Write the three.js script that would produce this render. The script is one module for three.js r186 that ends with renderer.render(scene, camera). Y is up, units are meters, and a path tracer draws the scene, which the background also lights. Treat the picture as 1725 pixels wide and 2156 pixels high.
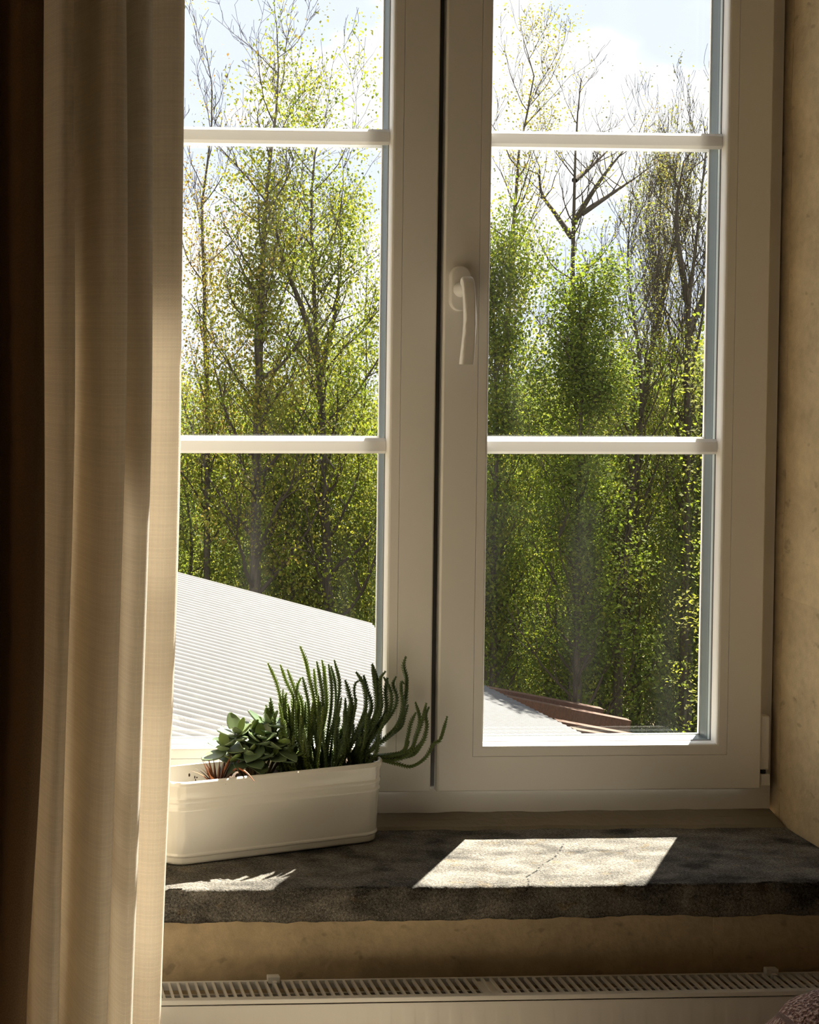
import * as THREE from 'three';
import { RoundedBoxGeometry } from 'three/addons/geometries/RoundedBoxGeometry.js';
import { mergeGeometries, mergeVertices, toCreasedNormals } from 'three/addons/utils/BufferGeometryUtils.js';
import { createNoise3D, createNoise2D } from 'simplex-noise';

// ---------------------------------------------------------------- camera, sky, sun, exposure
const V = (x, y, z) => new THREE.Vector3(x, y, z);
const renderer = new THREE.WebGLRenderer({ antialias: true });
renderer.toneMapping = THREE.LinearToneMapping;
renderer.toneMappingExposure = 1.5;
renderer.shadowMap.enabled = true;
const scene = new THREE.Scene();

// the photograph is an off-centre crop: the lens axis meets it at (101, 771), focal length 3325 pixels
const FOCAL = 3325, AXIS = [101, 771], EYE = V(0, 1.55, 2.5);
const camera = new THREE.PerspectiveCamera(2 * Math.atan(1385 / FOCAL) * 180 / Math.PI, 3248 / 2770, 0.05, 400);
camera.setViewOffset(3248, 2770, 3248 / 2 - AXIS[0], 2770 / 2 - AXIS[1], 1725, 2156);
const camRight = V(0.9986128, 0.00659739, 0.05223938), camUp = V(-0.00515905, 0.99960516, -0.02762082), camBack = V(-0.05240098, 0.027313, 0.99825254);
camera.position.copy(EYE);
camera.quaternion.setFromRotationMatrix(new THREE.Matrix4().makeBasis(camRight, camUp, camBack));
scene.add(camera);

let seedState = 1;
const seed = (n) => { seedState = n >>> 0; };
const rnd = () => { seedState = (seedState + 0x6d2b79f5) | 0; let t = Math.imul(seedState ^ (seedState >>> 15), 1 | seedState); t = (t + Math.imul(t ^ (t >>> 7), 61 | t)) ^ t; return ((t ^ (t >>> 14)) >>> 0) / 4294967296; };
const rr = (a, b) => a + (b - a) * rnd();
const clamp = (x, a, b) => Math.min(b, Math.max(a, x));
const smooth = (a, b, x) => { const t = clamp((x - a) / (b - a), 0, 1); return t * t * (3 - 2 * t); };
const lerp = (a, b, t) => a + (b - a) * t;

function makeSky() {
  seed(77);
  const n3 = createNoise3D(rnd), W = 3072, H = 1536, data = new Float32Array(W * H * 4);
  const low = [0.78, 0.8, 0.84];
  for (let j = 0; j < H; j++) {
    const up = ((j + 0.5) / H - 0.5) * Math.PI, y = Math.sin(up), c = Math.cos(up);
    for (let i = 0; i < W; i++) {
      const o = (j * W + i) * 4;
      data[o + 3] = 1;
      if (y < -0.02) { for (let k = 0; k < 3; k++) data[o + k] = low[k]; continue; }
      const a = ((i + 0.5) / W - 0.5) * 2 * Math.PI, x = Math.cos(a) * c, z = Math.sin(a) * c;
      let f = 0, amp = 0.5, s = 4.2;
      for (let k = 0; k < 5; k++) { f += amp * n3(x * s + 3.1, y * s * 1.9 + 1.7, z * s); amp *= 0.5; s *= 2.1; }
      const cov = smooth(-0.12, 0.22, f), shade = 1 - 0.1 * smooth(0.25, 0.7, f);
      const clear = [0.665, 0.715, 0.85];
      for (let k = 0; k < 3; k++) data[o + k] = lerp(clear[k], [1.02, 1.01, 1.0][k] * shade, cov);
    }
  }
  const t = new THREE.DataTexture(data, W, H, THREE.RGBAFormat, THREE.FloatType);
  t.mapping = THREE.EquirectangularReflectionMapping; t.magFilter = THREE.LinearFilter; t.needsUpdate = true;
  return t;
}
scene.background = makeSky();

const SUN = V(0.69, 1.737, -1).normalize();           // read from the sunlit patch on the sill: high, outside, from beyond the hinge side
const sun = new THREE.DirectionalLight(new THREE.Color(1, 0.92, 0.79), 24);
sun.name = 'sun'; sun.position.copy(SUN).multiplyScalar(60); sun.target.position.set(0, 0, 0);
sun.castShadow = true; sun.shadow.radius = 1.0; sun.shadow.mapSize.set(4096, 4096);
Object.assign(sun.shadow.camera, { left: -30, right: 30, top: 30, bottom: -30, near: 1, far: 140 });
scene.add(sun, sun.target);

// ---------------------------------------------------------------- helpers
function rayTo(px, py) {
  const u = (px - AXIS[0]) / FOCAL, v = -(py - AXIS[1]) / FOCAL;
  return camRight.clone().multiplyScalar(u).addScaledVector(camUp, v).sub(camBack);
}
const at = (px, py, dist) => { const r = rayTo(px, py); return EYE.clone().addScaledVector(r, dist / -r.z); };   // point seen there, that far off in z
const used = new Map();
function numbered(name) { const n = used.get(name) ?? 0; used.set(name, n + 1); return n ? name + '_' + String(n).padStart(3, '0') : name; }
function tag(o, label, category, group, kind) { o.userData.label = label; o.userData.category = category; if (group) o.userData.group = group; if (kind) o.userData.kind = kind; return o; }
function thing(name, label, category, pos = [0, 0, 0], group, kind) { const g = new THREE.Group(); g.name = numbered(name); g.position.set(...pos); scene.add(g); return tag(g, label, category, group, kind); }
function mesh(name, geo, mat, parent) {
  const m = new THREE.Mesh(geo, mat); m.castShadow = m.receiveShadow = true;
  if (parent) { m.name = name; parent.add(m); } else { m.name = numbered(name); scene.add(m); }
  return m;
}
function group(name, parent, pos = [0, 0, 0]) { const g = new THREE.Group(); g.name = name; g.position.set(...pos); parent.add(g); return g; }
const box = (x0, x1, y0, y1, z0, z1, r = 0) => {
  const g = r ? new RoundedBoxGeometry(x1 - x0, y1 - y0, z1 - z0, 2, r) : new THREE.BoxGeometry(x1 - x0, y1 - y0, z1 - z0);
  return g.translate((x0 + x1) / 2, (y0 + y1) / 2, (z0 + z1) / 2);
};
function boxUV(g, scale = 1) {                        // uv in metres from the facing axis
  if (g.index) g = g.toNonIndexed();
  if (!g.attributes.normal) g.computeVertexNormals();
  const p = g.attributes.position, n = g.attributes.normal, uv = new Float32Array(p.count * 2);
  for (let i = 0; i < p.count; i++) {
    const a = [Math.abs(n.getX(i)), Math.abs(n.getY(i)), Math.abs(n.getZ(i))], m = a.indexOf(Math.max(...a));
    uv[2 * i] = (m === 0 ? p.getZ(i) : p.getX(i)) * scale; uv[2 * i + 1] = (m === 1 ? p.getZ(i) : p.getY(i)) * scale;
  }
  return g.setAttribute('uv', new THREE.BufferAttribute(uv, 2));
}
function flat(tris) {                                  // closed body from loose triangles, turned outward
  let vol = 0;
  for (let i = 0; i < tris.length; i += 9) {
    const [ax, ay, az, bx, by, bz, cx, cy, cz] = tris.slice(i, i + 9);
    vol += ax * (by * cz - bz * cy) - ay * (bx * cz - bz * cx) + az * (bx * cy - by * cx);
  }
  if (vol < 0) for (let i = 0; i < tris.length; i += 9) for (let k = 0; k < 3; k++) { const t = tris[i + 3 + k]; tris[i + 3 + k] = tris[i + 6 + k]; tris[i + 6 + k] = t; }
  const g = new THREE.BufferGeometry();
  g.setAttribute('position', new THREE.Float32BufferAttribute(tris, 3));
  g.computeVertexNormals();
  return boxUV(g);
}
function mitreBars(x0, y0, x1, y1, profile) {          // four bars round a rectangle, mitred at the corners; profile = [inset, z] points
  const caps = THREE.ShapeUtils.triangulateShape(profile.map(([a, z]) => new THREE.Vector2(a, z)), []);
  const ends = [
    [([a, z]) => [x0 + a, y0 + a, z], ([a, z]) => [x1 - a, y0 + a, z]], [([a, z]) => [x1 - a, y0 + a, z], ([a, z]) => [x1 - a, y1 - a, z]],
    [([a, z]) => [x1 - a, y1 - a, z], ([a, z]) => [x0 + a, y1 - a, z]], [([a, z]) => [x0 + a, y1 - a, z], ([a, z]) => [x0 + a, y0 + a, z]]];
  return ends.map(([s, e]) => {
    const t = [];
    profile.forEach((p, i) => { const q = profile[(i + 1) % profile.length]; t.push(...s(p), ...e(p), ...e(q), ...s(p), ...e(q), ...s(q)); });
    for (const [a, b, c] of caps) t.push(...s(profile[a]), ...s(profile[b]), ...s(profile[c]), ...e(profile[a]), ...e(profile[c]), ...e(profile[b]));
    return flat(t);
  });
}
function tubes() {                                     // collects tapered tubes into one geometry
  const pos = [], nor = [], uv = [], idx = [];
  return {
    add(pts, radii, sides = 5, cap = true) {
      const base = pos.length / 3, n = pts.length;
      let ref = V(0.3, 0.1, 0.95), len = 0;
      for (let i = 0; i < n; i++) {
        const d = pts[Math.min(i + 1, n - 1)].clone().sub(pts[Math.max(i - 1, 0)]).normalize();
        const a = ref.clone().addScaledVector(d, -ref.dot(d)).normalize(), b = d.clone().cross(a); ref = a;
        if (i) len += pts[i].distanceTo(pts[i - 1]);
        for (let k = 0; k <= sides; k++) {
          const w = k / sides * Math.PI * 2, c = Math.cos(w), s = Math.sin(w), r = radii[i];
          const nx = a.x * c + b.x * s, ny = a.y * c + b.y * s, nz = a.z * c + b.z * s;
          pos.push(pts[i].x + nx * r, pts[i].y + ny * r, pts[i].z + nz * r); nor.push(nx, ny, nz); uv.push(k / sides * Math.max(0.15, r * 6), len);
        }
      }
      const w = sides + 1;
      for (let i = 0; i < n - 1; i++) for (let k = 0; k < sides; k++) { const o = base + i * w + k; idx.push(o, o + 1, o + w, o + 1, o + w + 1, o + w); }
      if (cap) { const c = pos.length / 3; pos.push(pts[n - 1].x, pts[n - 1].y, pts[n - 1].z); const d = pts[n - 1].clone().sub(pts[n - 2]).normalize(); nor.push(d.x, d.y, d.z); uv.push(0, len); for (let k = 0; k < sides; k++) idx.push(base + (n - 1) * w + k, base + (n - 1) * w + k + 1, c); }
    },
    get empty() { return !idx.length; },
    build() {
      const g = new THREE.BufferGeometry();
      g.setAttribute('position', new THREE.Float32BufferAttribute(pos, 3)); g.setAttribute('normal', new THREE.Float32BufferAttribute(nor, 3)); g.setAttribute('uv', new THREE.Float32BufferAttribute(uv, 2)); g.setIndex(idx);
      return g;
    },
  };
}
function tex(w, h, f, srgb = true, rep) {              // f(u, v) -> [r, g, b] 0..1 in sRGB, or a number
  const d = new Uint8Array(w * h * 4);
  for (let j = 0; j < h; j++) for (let i = 0; i < w; i++) {
    const c = f((i + 0.5) / w, (j + 0.5) / h, i, j), o = (j * w + i) * 4;
    for (let k = 0; k < 3; k++) d[o + k] = clamp(Math.round((c.length ? c[k] : c) * 255), 0, 255);
    d[o + 3] = 255;
  }
  const t = new THREE.DataTexture(d, w, h, THREE.RGBAFormat);
  t.wrapS = t.wrapT = THREE.RepeatWrapping; t.magFilter = THREE.LinearFilter; if (srgb) t.colorSpace = THREE.SRGBColorSpace;
  if (rep) t.repeat.set(...rep);
  t.needsUpdate = true;
  return t;
}
seed(5);
const N2 = createNoise2D(rnd);
const fbm = (x, y, oct = 4) => { let f = 0, a = 0.5; for (let k = 0; k < oct; k++) { f += a * N2(x, y); x = x * 2.03 + 7.1; y = y * 2.03 + 3.7; a *= 0.5; } return f; };
const hash = (i, j) => { const s = Math.sin(i * 127.1 + j * 311.7) * 43758.5453; return s - Math.floor(s); };
const lin = (r, g, b) => new THREE.Color().setRGB(r, g, b);

// ---------------------------------------------------------------- materials
const plasterMap = tex(1024, 1024, (u, v, i, j) => {
  const p = fbm(u * 6, v * 6, 5), q = fbm(u * 40 + 9, v * 40, 3), speck = hash(i, j) * 0.05, scuff = smooth(0.42, 0.6, fbm(u * 14 + 31, v * 22 + 5, 4)) * 0.12;
  const k = 1 + p * 0.1 + q * 0.06 - speck - scuff;
  return [0.77 * k, 0.69 * k, 0.555 * k];
}, true, [0.9, 0.9]);
const plasterBump = tex(1024, 1024, (u, v, i, j) => 0.5 + fbm(u * 7, v * 7, 4) * 0.5 + fbm(u * 70, v * 70, 2) * 0.12 + hash(i, j) * 0.04, false, [0.9, 0.9]);
const M = {
  plaster: new THREE.MeshStandardMaterial({ name: 'plaster', map: plasterMap, bumpMap: plasterBump, bumpScale: 0.004, roughness: 0.9 }),
  ceiling: new THREE.MeshStandardMaterial({ name: 'ceiling_paint', color: lin(0.6, 0.55, 0.46), roughness: 0.95 }),
  floor: new THREE.MeshStandardMaterial({ name: 'pale_floor', color: lin(0.55, 0.43, 0.3), roughness: 0.7 }),
  facade: new THREE.MeshStandardMaterial({ name: 'facade', color: lin(0.55, 0.5, 0.42), roughness: 0.95 }),
  pvc: new THREE.MeshPhysicalMaterial({ name: 'white_pvc', color: lin(0.88, 0.86, 0.82), roughness: 0.38 }),
  bar: new THREE.MeshPhysicalMaterial({ name: 'glazing_bar', color: lin(0.88, 0.87, 0.85), roughness: 0.95, transmission: 0.26, thickness: 0 }),
  gasket: new THREE.MeshStandardMaterial({ name: 'gasket', color: lin(0.16, 0.155, 0.15), roughness: 0.7 }),
  spacer: new THREE.MeshStandardMaterial({ name: 'spacer', color: lin(0.42, 0.47, 0.45), roughness: 0.4 }),
  spacerDark: new THREE.MeshStandardMaterial({ name: 'spacer_dark', color: lin(0.1, 0.125, 0.125), roughness: 0.45 }),
  chrome: new THREE.MeshStandardMaterial({ name: 'dark_pin', color: lin(0.03, 0.03, 0.03), roughness: 0.4 }),
  mortar: new THREE.MeshStandardMaterial({ name: 'mortar', color: lin(0.2, 0.17, 0.12), roughness: 1, bumpMap: plasterBump, bumpScale: 0.004 }),
  enamel: new THREE.MeshPhysicalMaterial({ name: 'radiator_enamel', color: lin(0.66, 0.64, 0.6), roughness: 0.3 }),
  ceramic: new THREE.MeshPhysicalMaterial({ name: 'glazed_ceramic', color: lin(0.86, 0.83, 0.75), roughness: 0.22, clearcoat: 0.6, clearcoatRoughness: 0.1 }),
};
const dust = tex(512, 512, (u, v, i, j) => { const s = smooth(-0.1, 0.55, fbm(u * 2.2 + 4, v * 1.5 + 2, 4)); return 0.3 + 0.6 * s + 0.1 * hash(i, j) * s; }, false);
M.glass = new THREE.MeshPhysicalMaterial({ name: 'window_glass', color: lin(0.975, 0.985, 0.985), roughness: 0.06, roughnessMap: dust, transmission: 1, thickness: 0, ior: 1.5 });

// ---------------------------------------------------------------- room shell
const WIN = { x0: 0.189, x1: 1.335, y0: 0.692, y1: 2.46 }, ZI = 0.24, ZO = -0.1, RX0 = -1.8, RX1 = 2.6, RZ = 4.3, TOP = 2.75, DR = { x0: -1.5, x1: -0.6, y1: 2.25 };
{
  // the outer wall, plan of the opening slightly wavy along the plastered reveal
  const s = new THREE.Shape();
  s.moveTo(RX0 - 0.2, -5.6); s.lineTo(RX1 + 0.2, -5.6); s.lineTo(RX1 + 0.2, TOP + 0.3); s.lineTo(RX0 - 0.2, TOP + 0.3); s.closePath();
  const h = new THREE.Path();
  h.moveTo(WIN.x0, WIN.y0); h.lineTo(WIN.x0, WIN.y1); h.lineTo(WIN.x1, WIN.y1);
  for (let i = 40; i >= 1; i--) { const y = lerp(WIN.y0, WIN.y1, i / 40); h.lineTo(WIN.x1 + 0.002 * N2(y * 4, 3) + 0.0012 * N2(y * 13, 8), y); }
  h.lineTo(WIN.x1, WIN.y0); h.closePath();
  s.holes.push(h);
  const hd = new THREE.Path(); hd.moveTo(DR.x0, 0.02); hd.lineTo(DR.x0, DR.y1); hd.lineTo(DR.x1, DR.y1); hd.lineTo(DR.x1, 0.02); hd.closePath(); s.holes.push(hd);
  const g = boxUV(new THREE.ExtrudeGeometry(s, { depth: ZI - ZO, bevelEnabled: false }).translate(0, 0, ZO));
  tag(mesh('wall_window', g, M.plaster), 'cream plastered wall with the deep window recess', 'wall', null, 'structure');
  const st = (n, a, m, l, c) => tag(mesh(n, boxUV(box(...a)), m), l, c, null, 'structure');
  st('floor', [RX0 - 0.2, RX1 + 0.2, -0.2, 0, ZI, RZ + 0.2], M.floor, 'pale floor of the room below the radiator', 'floor');
  st('ceiling', [RX0 - 0.2, RX1 + 0.2, TOP, TOP + 0.2, ZI, RZ + 0.2], M.ceiling, 'white ceiling of the room above the curtain', 'ceiling');
  st('wall_left', [RX0 - 0.2, RX0, 0, TOP, ZI, RZ + 0.2], M.plaster, 'cream plastered side wall behind the curtain', 'wall');
  st('wall_right', [RX1, RX1 + 0.2, 0, TOP, ZI, RZ + 0.2], M.plaster, 'cream plastered side wall beyond the chair', 'wall');
  st('wall_back', [RX0, RX1, 0, TOP, RZ, RZ + 0.2], M.plaster, 'cream plastered wall facing the window', 'wall');
}

// ---------------------------------------------------------------- window
{
  const w = thing('window_1', 'white plastic two-sash window with two thin horizontal glazing bars', 'window', [0, 0, 0], null, 'structure');
  const fr = group('frame', w);
  mitreBars(WIN.x0 + 0.001, 0.748, WIN.x1 - 0.0035, 2.456, [[0, -0.022], [0.046, -0.022], [0.048, -0.024], [0.048, -0.088], [0, -0.088]]).forEach((g, i) => mesh(i % 2 ? 'jamb' : 'frame_rail', g, M.pvc, fr));
  mesh('mullion', box(0.7225, 0.8005, 0.797, 2.41, -0.088, -0.034), M.pvc, fr);
  mesh('seal_strip', box(0.75, 0.773, 0.797, 2.41, -0.0338, -0.03), M.gasket, fr);
  const sashProfile = [[0, -0.018], [0, -0.0025], [0.0025, 0], [0.0572, 0], [0.0572, -0.021], [0.062, -0.021], [0.062, -0.0615], [0.0762, -0.0615], [0.0762, -0.0665], [0.07, -0.076], [0.034, -0.076], [0.034, -0.021], [0.03, -0.018]];
  const beadProfile = [[0.0578, -0.018], [0.0578, -0.0002], [0.0712, -0.0002], [0.0738, -0.001], [0.0752, -0.0028], [0.076, -0.006], [0.0765, -0.0175]];
  const gasketProfile = [[0.064, -0.0205], [0.064, -0.0178], [0.0772, -0.0178], [0.0775, -0.0205]];
  const spacerProfile = [[0.064, -0.0335], [0.064, -0.0225], [0.0745, -0.0225], [0.0745, -0.0335]], spacerProfile2 = [[0.064, -0.0595], [0.064, -0.034], [0.0748, -0.034], [0.0748, -0.0595]];
  const barShape = (x0, x1, y, z, dir) => {
    const p = [[-0.0125, 0], [-0.0125, 0.003], [-0.008, 0.0085], [0.008, 0.0085], [0.0125, 0.003], [0.0125, 0]].map(([a, b]) => [y + a, z + b * dir]), t = [];
    p.forEach((q, i) => { const r = p[(i + 1) % 6]; t.push(x0, ...q, x1, ...q, x1, ...r, x0, ...q, x1, ...r, x0, ...r); });
    for (const [a, b, c] of [[0, 1, 5], [1, 4, 5], [1, 2, 4], [2, 3, 4]]) t.push(x0, ...p[a], x0, ...p[b], x0, ...p[c], x1, ...p[a], x1, ...p[c], x1, ...p[b]);
    return flat(t);
  };
  for (const [x0, x1] of [[0.219, 0.756], [0.767, 1.304]]) {
    const s = group('sash', w), y0 = 0.795, y1 = 2.417;
    mitreBars(x0, y0, x1, y1, sashProfile).forEach((g, i) => mesh(i % 2 ? 'stile' : 'sash_rail', g, M.pvc, s));
    mitreBars(x0, y0, x1, y1, beadProfile).forEach((g) => mesh('glazing_bead', g, M.pvc, s));
    mitreBars(x0, y0, x1, y1, gasketProfile).forEach((g) => mesh('gasket', g, M.gasket, s));
    mitreBars(x0, y0, x1, y1, spacerProfile).forEach((g) => mesh('spacer_bar', g, M.spacer, s));
    mitreBars(x0, y0, x1, y1, spacerProfile2).forEach((g) => mesh('spacer_bar', g, M.spacerDark, s));
    for (const z of [-0.0215, -0.0605]) {
      const g = new THREE.PlaneGeometry(x1 - x0 - 0.128, y1 - y0 - 0.128).translate((x0 + x1) / 2, (y0 + y1) / 2, z);
      mesh('pane', g, M.glass, s);
    }
    for (const y of [1.355, 1.8525]) { mesh('glazing_bar', barShape(x0 + 0.077, x1 - 0.077, y, -0.021, 1), M.bar, s); mesh('glazing_bar', barShape(x0 + 0.077, x1 - 0.077, y, -0.061, -1), M.bar, s); }
  }
  // the glazed balcony door beyond the drape, out of the picture: daylight comes in through it and over the floor
  const dr = thing('door_1', 'white plastic glazed balcony door beyond the brown drape', 'door', [0, 0, 0], null, 'structure');
  mitreBars(DR.x0 + 0.002, 0.022, DR.x1 - 0.002, DR.y1 - 0.002, [[0, -0.002], [0.1, -0.002], [0.1, -0.07], [0, -0.07]]).forEach((g, i) => mesh(i % 2 ? 'stile' : 'door_rail', g, M.pvc, dr));
  mesh('pane', new THREE.PlaneGeometry(DR.x1 - DR.x0 - 0.2, DR.y1 - 0.22).translate((DR.x0 + DR.x1) / 2, DR.y1 / 2 + 0.01, -0.036), M.glass, dr);
  // handle on the opening sash
  const h = group('handle', w, [0.7915, 0, 0]);
  const ros = new THREE.Shape(); { const a = 0.0165, yT = 1.6455 - a, yB = 1.5735 + a; ros.absarc(0, yT, a, 0, Math.PI, false); ros.absarc(0, yB, a, Math.PI, 2 * Math.PI, false); ros.closePath(); }
  mesh('rosette', new THREE.ExtrudeGeometry(ros, { depth: 0.008, bevelEnabled: true, bevelThickness: 0.003, bevelSize: 0.002, bevelSegments: 3, bevelOffset: -0.002, curveSegments: 20 }), M.pvc, h);
  const neck = new THREE.CylinderGeometry(0.0095, 0.0125, 0.036, 24).rotateX(Math.PI / 2).translate(-0.0005, 1.608, 0.027);
  // lever: swept rounded section, out from the neck and down, widening a little at the tip
  const lever = (() => {
    const path = new THREE.CatmullRomCurve3([V(-0.001, 1.6215, 0.040), V(-0.001, 1.617, 0.0475), V(-0.0008, 1.605, 0.0515), V(0, 1.585, 0.0535), V(0.0005, 1.555, 0.0545), V(-0.001, 1.52, 0.0535), V(-0.0032, 1.4895, 0.052)]);
    const pos = [], idx = [], n = 28, m = 20;
    for (let i = 0; i <= n; i++) {
      const t = i / n, p = path.getPoint(t), d = path.getTangent(t), side = V(1, 0, 0), out = side.clone().cross(d).normalize();
      const wv = lerp(0.0098, 0.0094, smooth(0, 0.5, t)) + 0.0014 * smooth(0.6, 1, t), th = lerp(0.0085, 0.0062, smooth(0, 0.4, t)) * (i === 0 ? 0.6 : 1);
      for (let k = 0; k < m; k++) { const a = k / m * Math.PI * 2, c = Math.cos(a), s = Math.sin(a), q = (v) => Math.sign(v) * Math.pow(Math.abs(v), 0.55); const v = p.clone().addScaledVector(side, q(c) * wv).addScaledVector(out, q(s) * th); pos.push(v.x, v.y, v.z); }
    }
    for (let i = 0; i < n; i++) for (let k = 0; k < m; k++) { const a = i * m + k, b = i * m + (k + 1) % m; idx.push(a, a + m, b, b, a + m, b + m); }
    for (const i of [0, n]) { const c = pos.length / 3, p = path.getPoint(i / n); pos.push(p.x, p.y, p.z); for (let k = 0; k < m; k++) { const a = i * m + k, b = i * m + (k + 1) % m; i ? idx.push(a, c, b) : idx.push(a, b, c); } }
    const g = new THREE.BufferGeometry(); g.setAttribute('position', new THREE.Float32BufferAttribute(pos, 3)); g.setIndex(idx);
    return toCreasedNormals(g, 0.7);
  })();
  mesh('neck', neck, M.pvc, h); mesh('lever', lever, M.pvc, h);
  // lower corner hinge
  const hg = group('hinge', w);
  mesh('hinge_cover', box(1.3045, 1.3205, 0.8255, 0.9145, -0.0215, -0.004, 0.003), M.pvc, hg);
  mesh('hinge_pin', new THREE.CylinderGeometry(0.0055, 0.0055, 0.01, 12).translate(1.3125, 0.8215, -0.012), M.chrome, hg);
  mesh('hinge_foot', box(1.3055, 1.322, 0.7995, 0.8185, -0.0215, -0.003, 0.002), M.pvc, hg);
}

// ---------------------------------------------------------------- mortar fillet and stone sill
const SILL_Y = 0.741, SILL_F = 0.277, SILL_B = 0.692;
{
  const t = [], n = 90;
  const prof = (i) => { const x = lerp(WIN.x0 + 0.002, WIN.x1 - 0.004, i / n), a = 0.004 * N2(x * 9, 1) + 0.0015 * N2(x * 40, 4); return [[x, SILL_Y - 0.01, -0.0215], [x, 0.7555 + a * 0.35, -0.0215], [x, 0.7535 + a * 0.3, -0.012], [x, SILL_Y + 0.004, 0.02 + a], [x, SILL_Y - 0.01, 0.04 + a * 2]]; };
  for (let i = 0; i < n; i++) { const p = prof(i), q = prof(i + 1); for (let k = 0; k < 5; k++) { const m = (k + 1) % 5; t.push(...p[k], ...q[k], ...q[m], ...p[k], ...q[m], ...p[m]); } }
  for (const i of [0, n]) { const p = prof(i); for (let k = 1; k < 4; k++) t.push(...p[0], ...(i ? p[k] : p[k + 1]), ...(i ? p[k + 1] : p[k])); }
  tag(mesh('trim_1', flat(t), M.mortar), 'rough grey-brown mortar fillet below the window frame', 'mortar', null, 'structure');

  const X0 = 0.13, X1 = 1.395, W = 1.3, D = 0.325;
  const crack = [[1.0205, 0.279], [1.018, 0.262], [1.0125, 0.25], [1.02, 0.245], [0.001, 0.001]];
  const crackPts = [at(1112, 1868, 2.22), at(1113, 1857, 2.24), at(1109, 1847, 2.26), at(1130, 1834, 2.29), at(1138, 1824, 2.31), at(1168, 1805, 2.36), at(1178, 1793, 2.39), at(1186, 1777, 2.43)].map((p, i) => { const px = [[1112, 1868], [1113, 1857], [1109, 1847], [1130, 1834], [1138, 1824], [1168, 1805], [1178, 1793], [1186, 1777]][i], r = rayTo(...px), k = (SILL_Y - EYE.y) / r.y; return [r.x * k, EYE.z + r.z * k]; });
  const near = (x, z) => { let d = 9; for (let i = 0; i + 1 < crackPts.length; i++) { const [ax, az] = crackPts[i], [bx, bz] = crackPts[i + 1], tt = clamp(((x - ax) * (bx - ax) + (z - az) * (bz - az)) / ((bx - ax) ** 2 + (bz - az) ** 2), 0, 1); d = Math.min(d, Math.hypot(x - ax - tt * (bx - ax), z - az - tt * (bz - az))); } return d; };
  const stone = (u, v, i, j) => {
    const x = X0 + u * W, d = v * D;
    const grain = hash(i >> 1, j >> 1) * 0.5 + hash(i, j) * 0.5, blotch = fbm(x * 9, d * 16, 4), fine = fbm(x * 160, d * 160, 2);
    let k = 0.366 + blotch * 0.13 + fine * 0.1 + (grain - 0.5) * 0.14;
    k -= 0.12 * smooth(0.1, 0.5, fbm(x * 5 + 20, d * 9 + 3, 3));
    let c = [k, k * 0.965, k * 0.9];
    const rust = smooth(0.35, 0.55, fbm(x * 14 + 50, d * 22, 3)) * 0.25; c = [c[0] * (1 + rust * 0.15), c[1] * (1 - rust * 0.05), c[2] * (1 - rust * 0.4)];
const fleck = hash((i >> 1) + 300, (j >> 1) + 17) > 0.93 ? 0.16 * hash(i >> 1, (j >> 1) + 5) : 0, pit = hash((i >> 1) + 90, (j >> 1) + 40) > 0.8 ? 0.1 : 0; c = c.map((q) => q + fleck - pit);
    const cr = near(x, d), broken = smooth(-0.15, 0.1, N2(x * 90, d * 90));
    if (cr < 0.0011 * broken) c = c.map((q) => q * (0.25 + 0.35 * (1 - broken)));
    return c;
  };
  const map = tex(2048, 512, stone), bump = tex(2048, 512, (u, v, i, j) => 0.55 + 0.3 * fbm(u * 200, v * 50, 2) + 0.2 * (hash(i, j) - 0.5) - (near(X0 + u * W, v * D) < 0.0015 ? 0.4 : 0), false);
  const mat = new THREE.MeshPhysicalMaterial({ name: 'worn_cast_stone', map, bumpMap: bump, bumpScale: 0.0015, roughness: 0.85, specularIntensity: 0.3 });
  // one slab: inside the recess it is as wide as the opening, the nosing in front of the wall is wider
  const pos = [], uv = [], idx = [], nx = 260;
  const rows = [[0.0, SILL_Y], [0.06, SILL_Y], [0.12, SILL_Y], [0.18, SILL_Y], [0.23, SILL_Y], [0.2412, SILL_Y], [SILL_F - 0.006, SILL_Y], [SILL_F - 0.0018, SILL_Y - 0.0012], [SILL_F, SILL_Y - 0.005], [SILL_F, SILL_Y - 0.02], [SILL_F, SILL_B + 0.008], [SILL_F - 0.003, SILL_B], [0.2412, SILL_B]];
  let run = 0;
  rows.forEach(([z, y], r) => {
    if (r) run += Math.hypot(z - rows[r - 1][0], y - rows[r - 1][1]);
    for (let i = 0; i <= nx; i++) {
      const inside = z < 0.2405, a = inside ? WIN.x0 + 0.001 : X0, b = inside ? WIN.x1 - 0.003 : X1, x = lerp(a, b, i / nx);
      const chip = r >= 6 && r <= 11 ? 0.0016 * N2(x * 22, r * 0.3) + 0.001 * N2(x * 80, r) - 0.006 * smooth(0.62, 0.9, N2(x * 11, 40)) * (r < 9 ? 1 : 0) : 0;
      const low = r >= 11 ? 0.0022 * N2(x * 7, 60) + 0.001 * N2(x * 30, 2) : 0;
      pos.push(x, y + (r > 6 && r < 9 ? chip * 0.6 : 0) + (r <= 6 ? 0.0004 * N2(x * 15, z * 15) : 0) + low, z + (r >= 7 ? chip : 0)); uv.push((x - X0) / W, run / D);
    }
  });
  for (let r = 0; r < rows.length - 1; r++) for (let i = 0; i < nx; i++) { const a = r * (nx + 1) + i, b = a + nx + 1; idx.push(a, b, a + 1, a + 1, b, b + 1); }
  const g = new THREE.BufferGeometry(); g.setAttribute('position', new THREE.Float32BufferAttribute(pos, 3)); g.setAttribute('uv', new THREE.Float32BufferAttribute(uv, 2)); g.setIndex(idx); g.computeVertexNormals();
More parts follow.
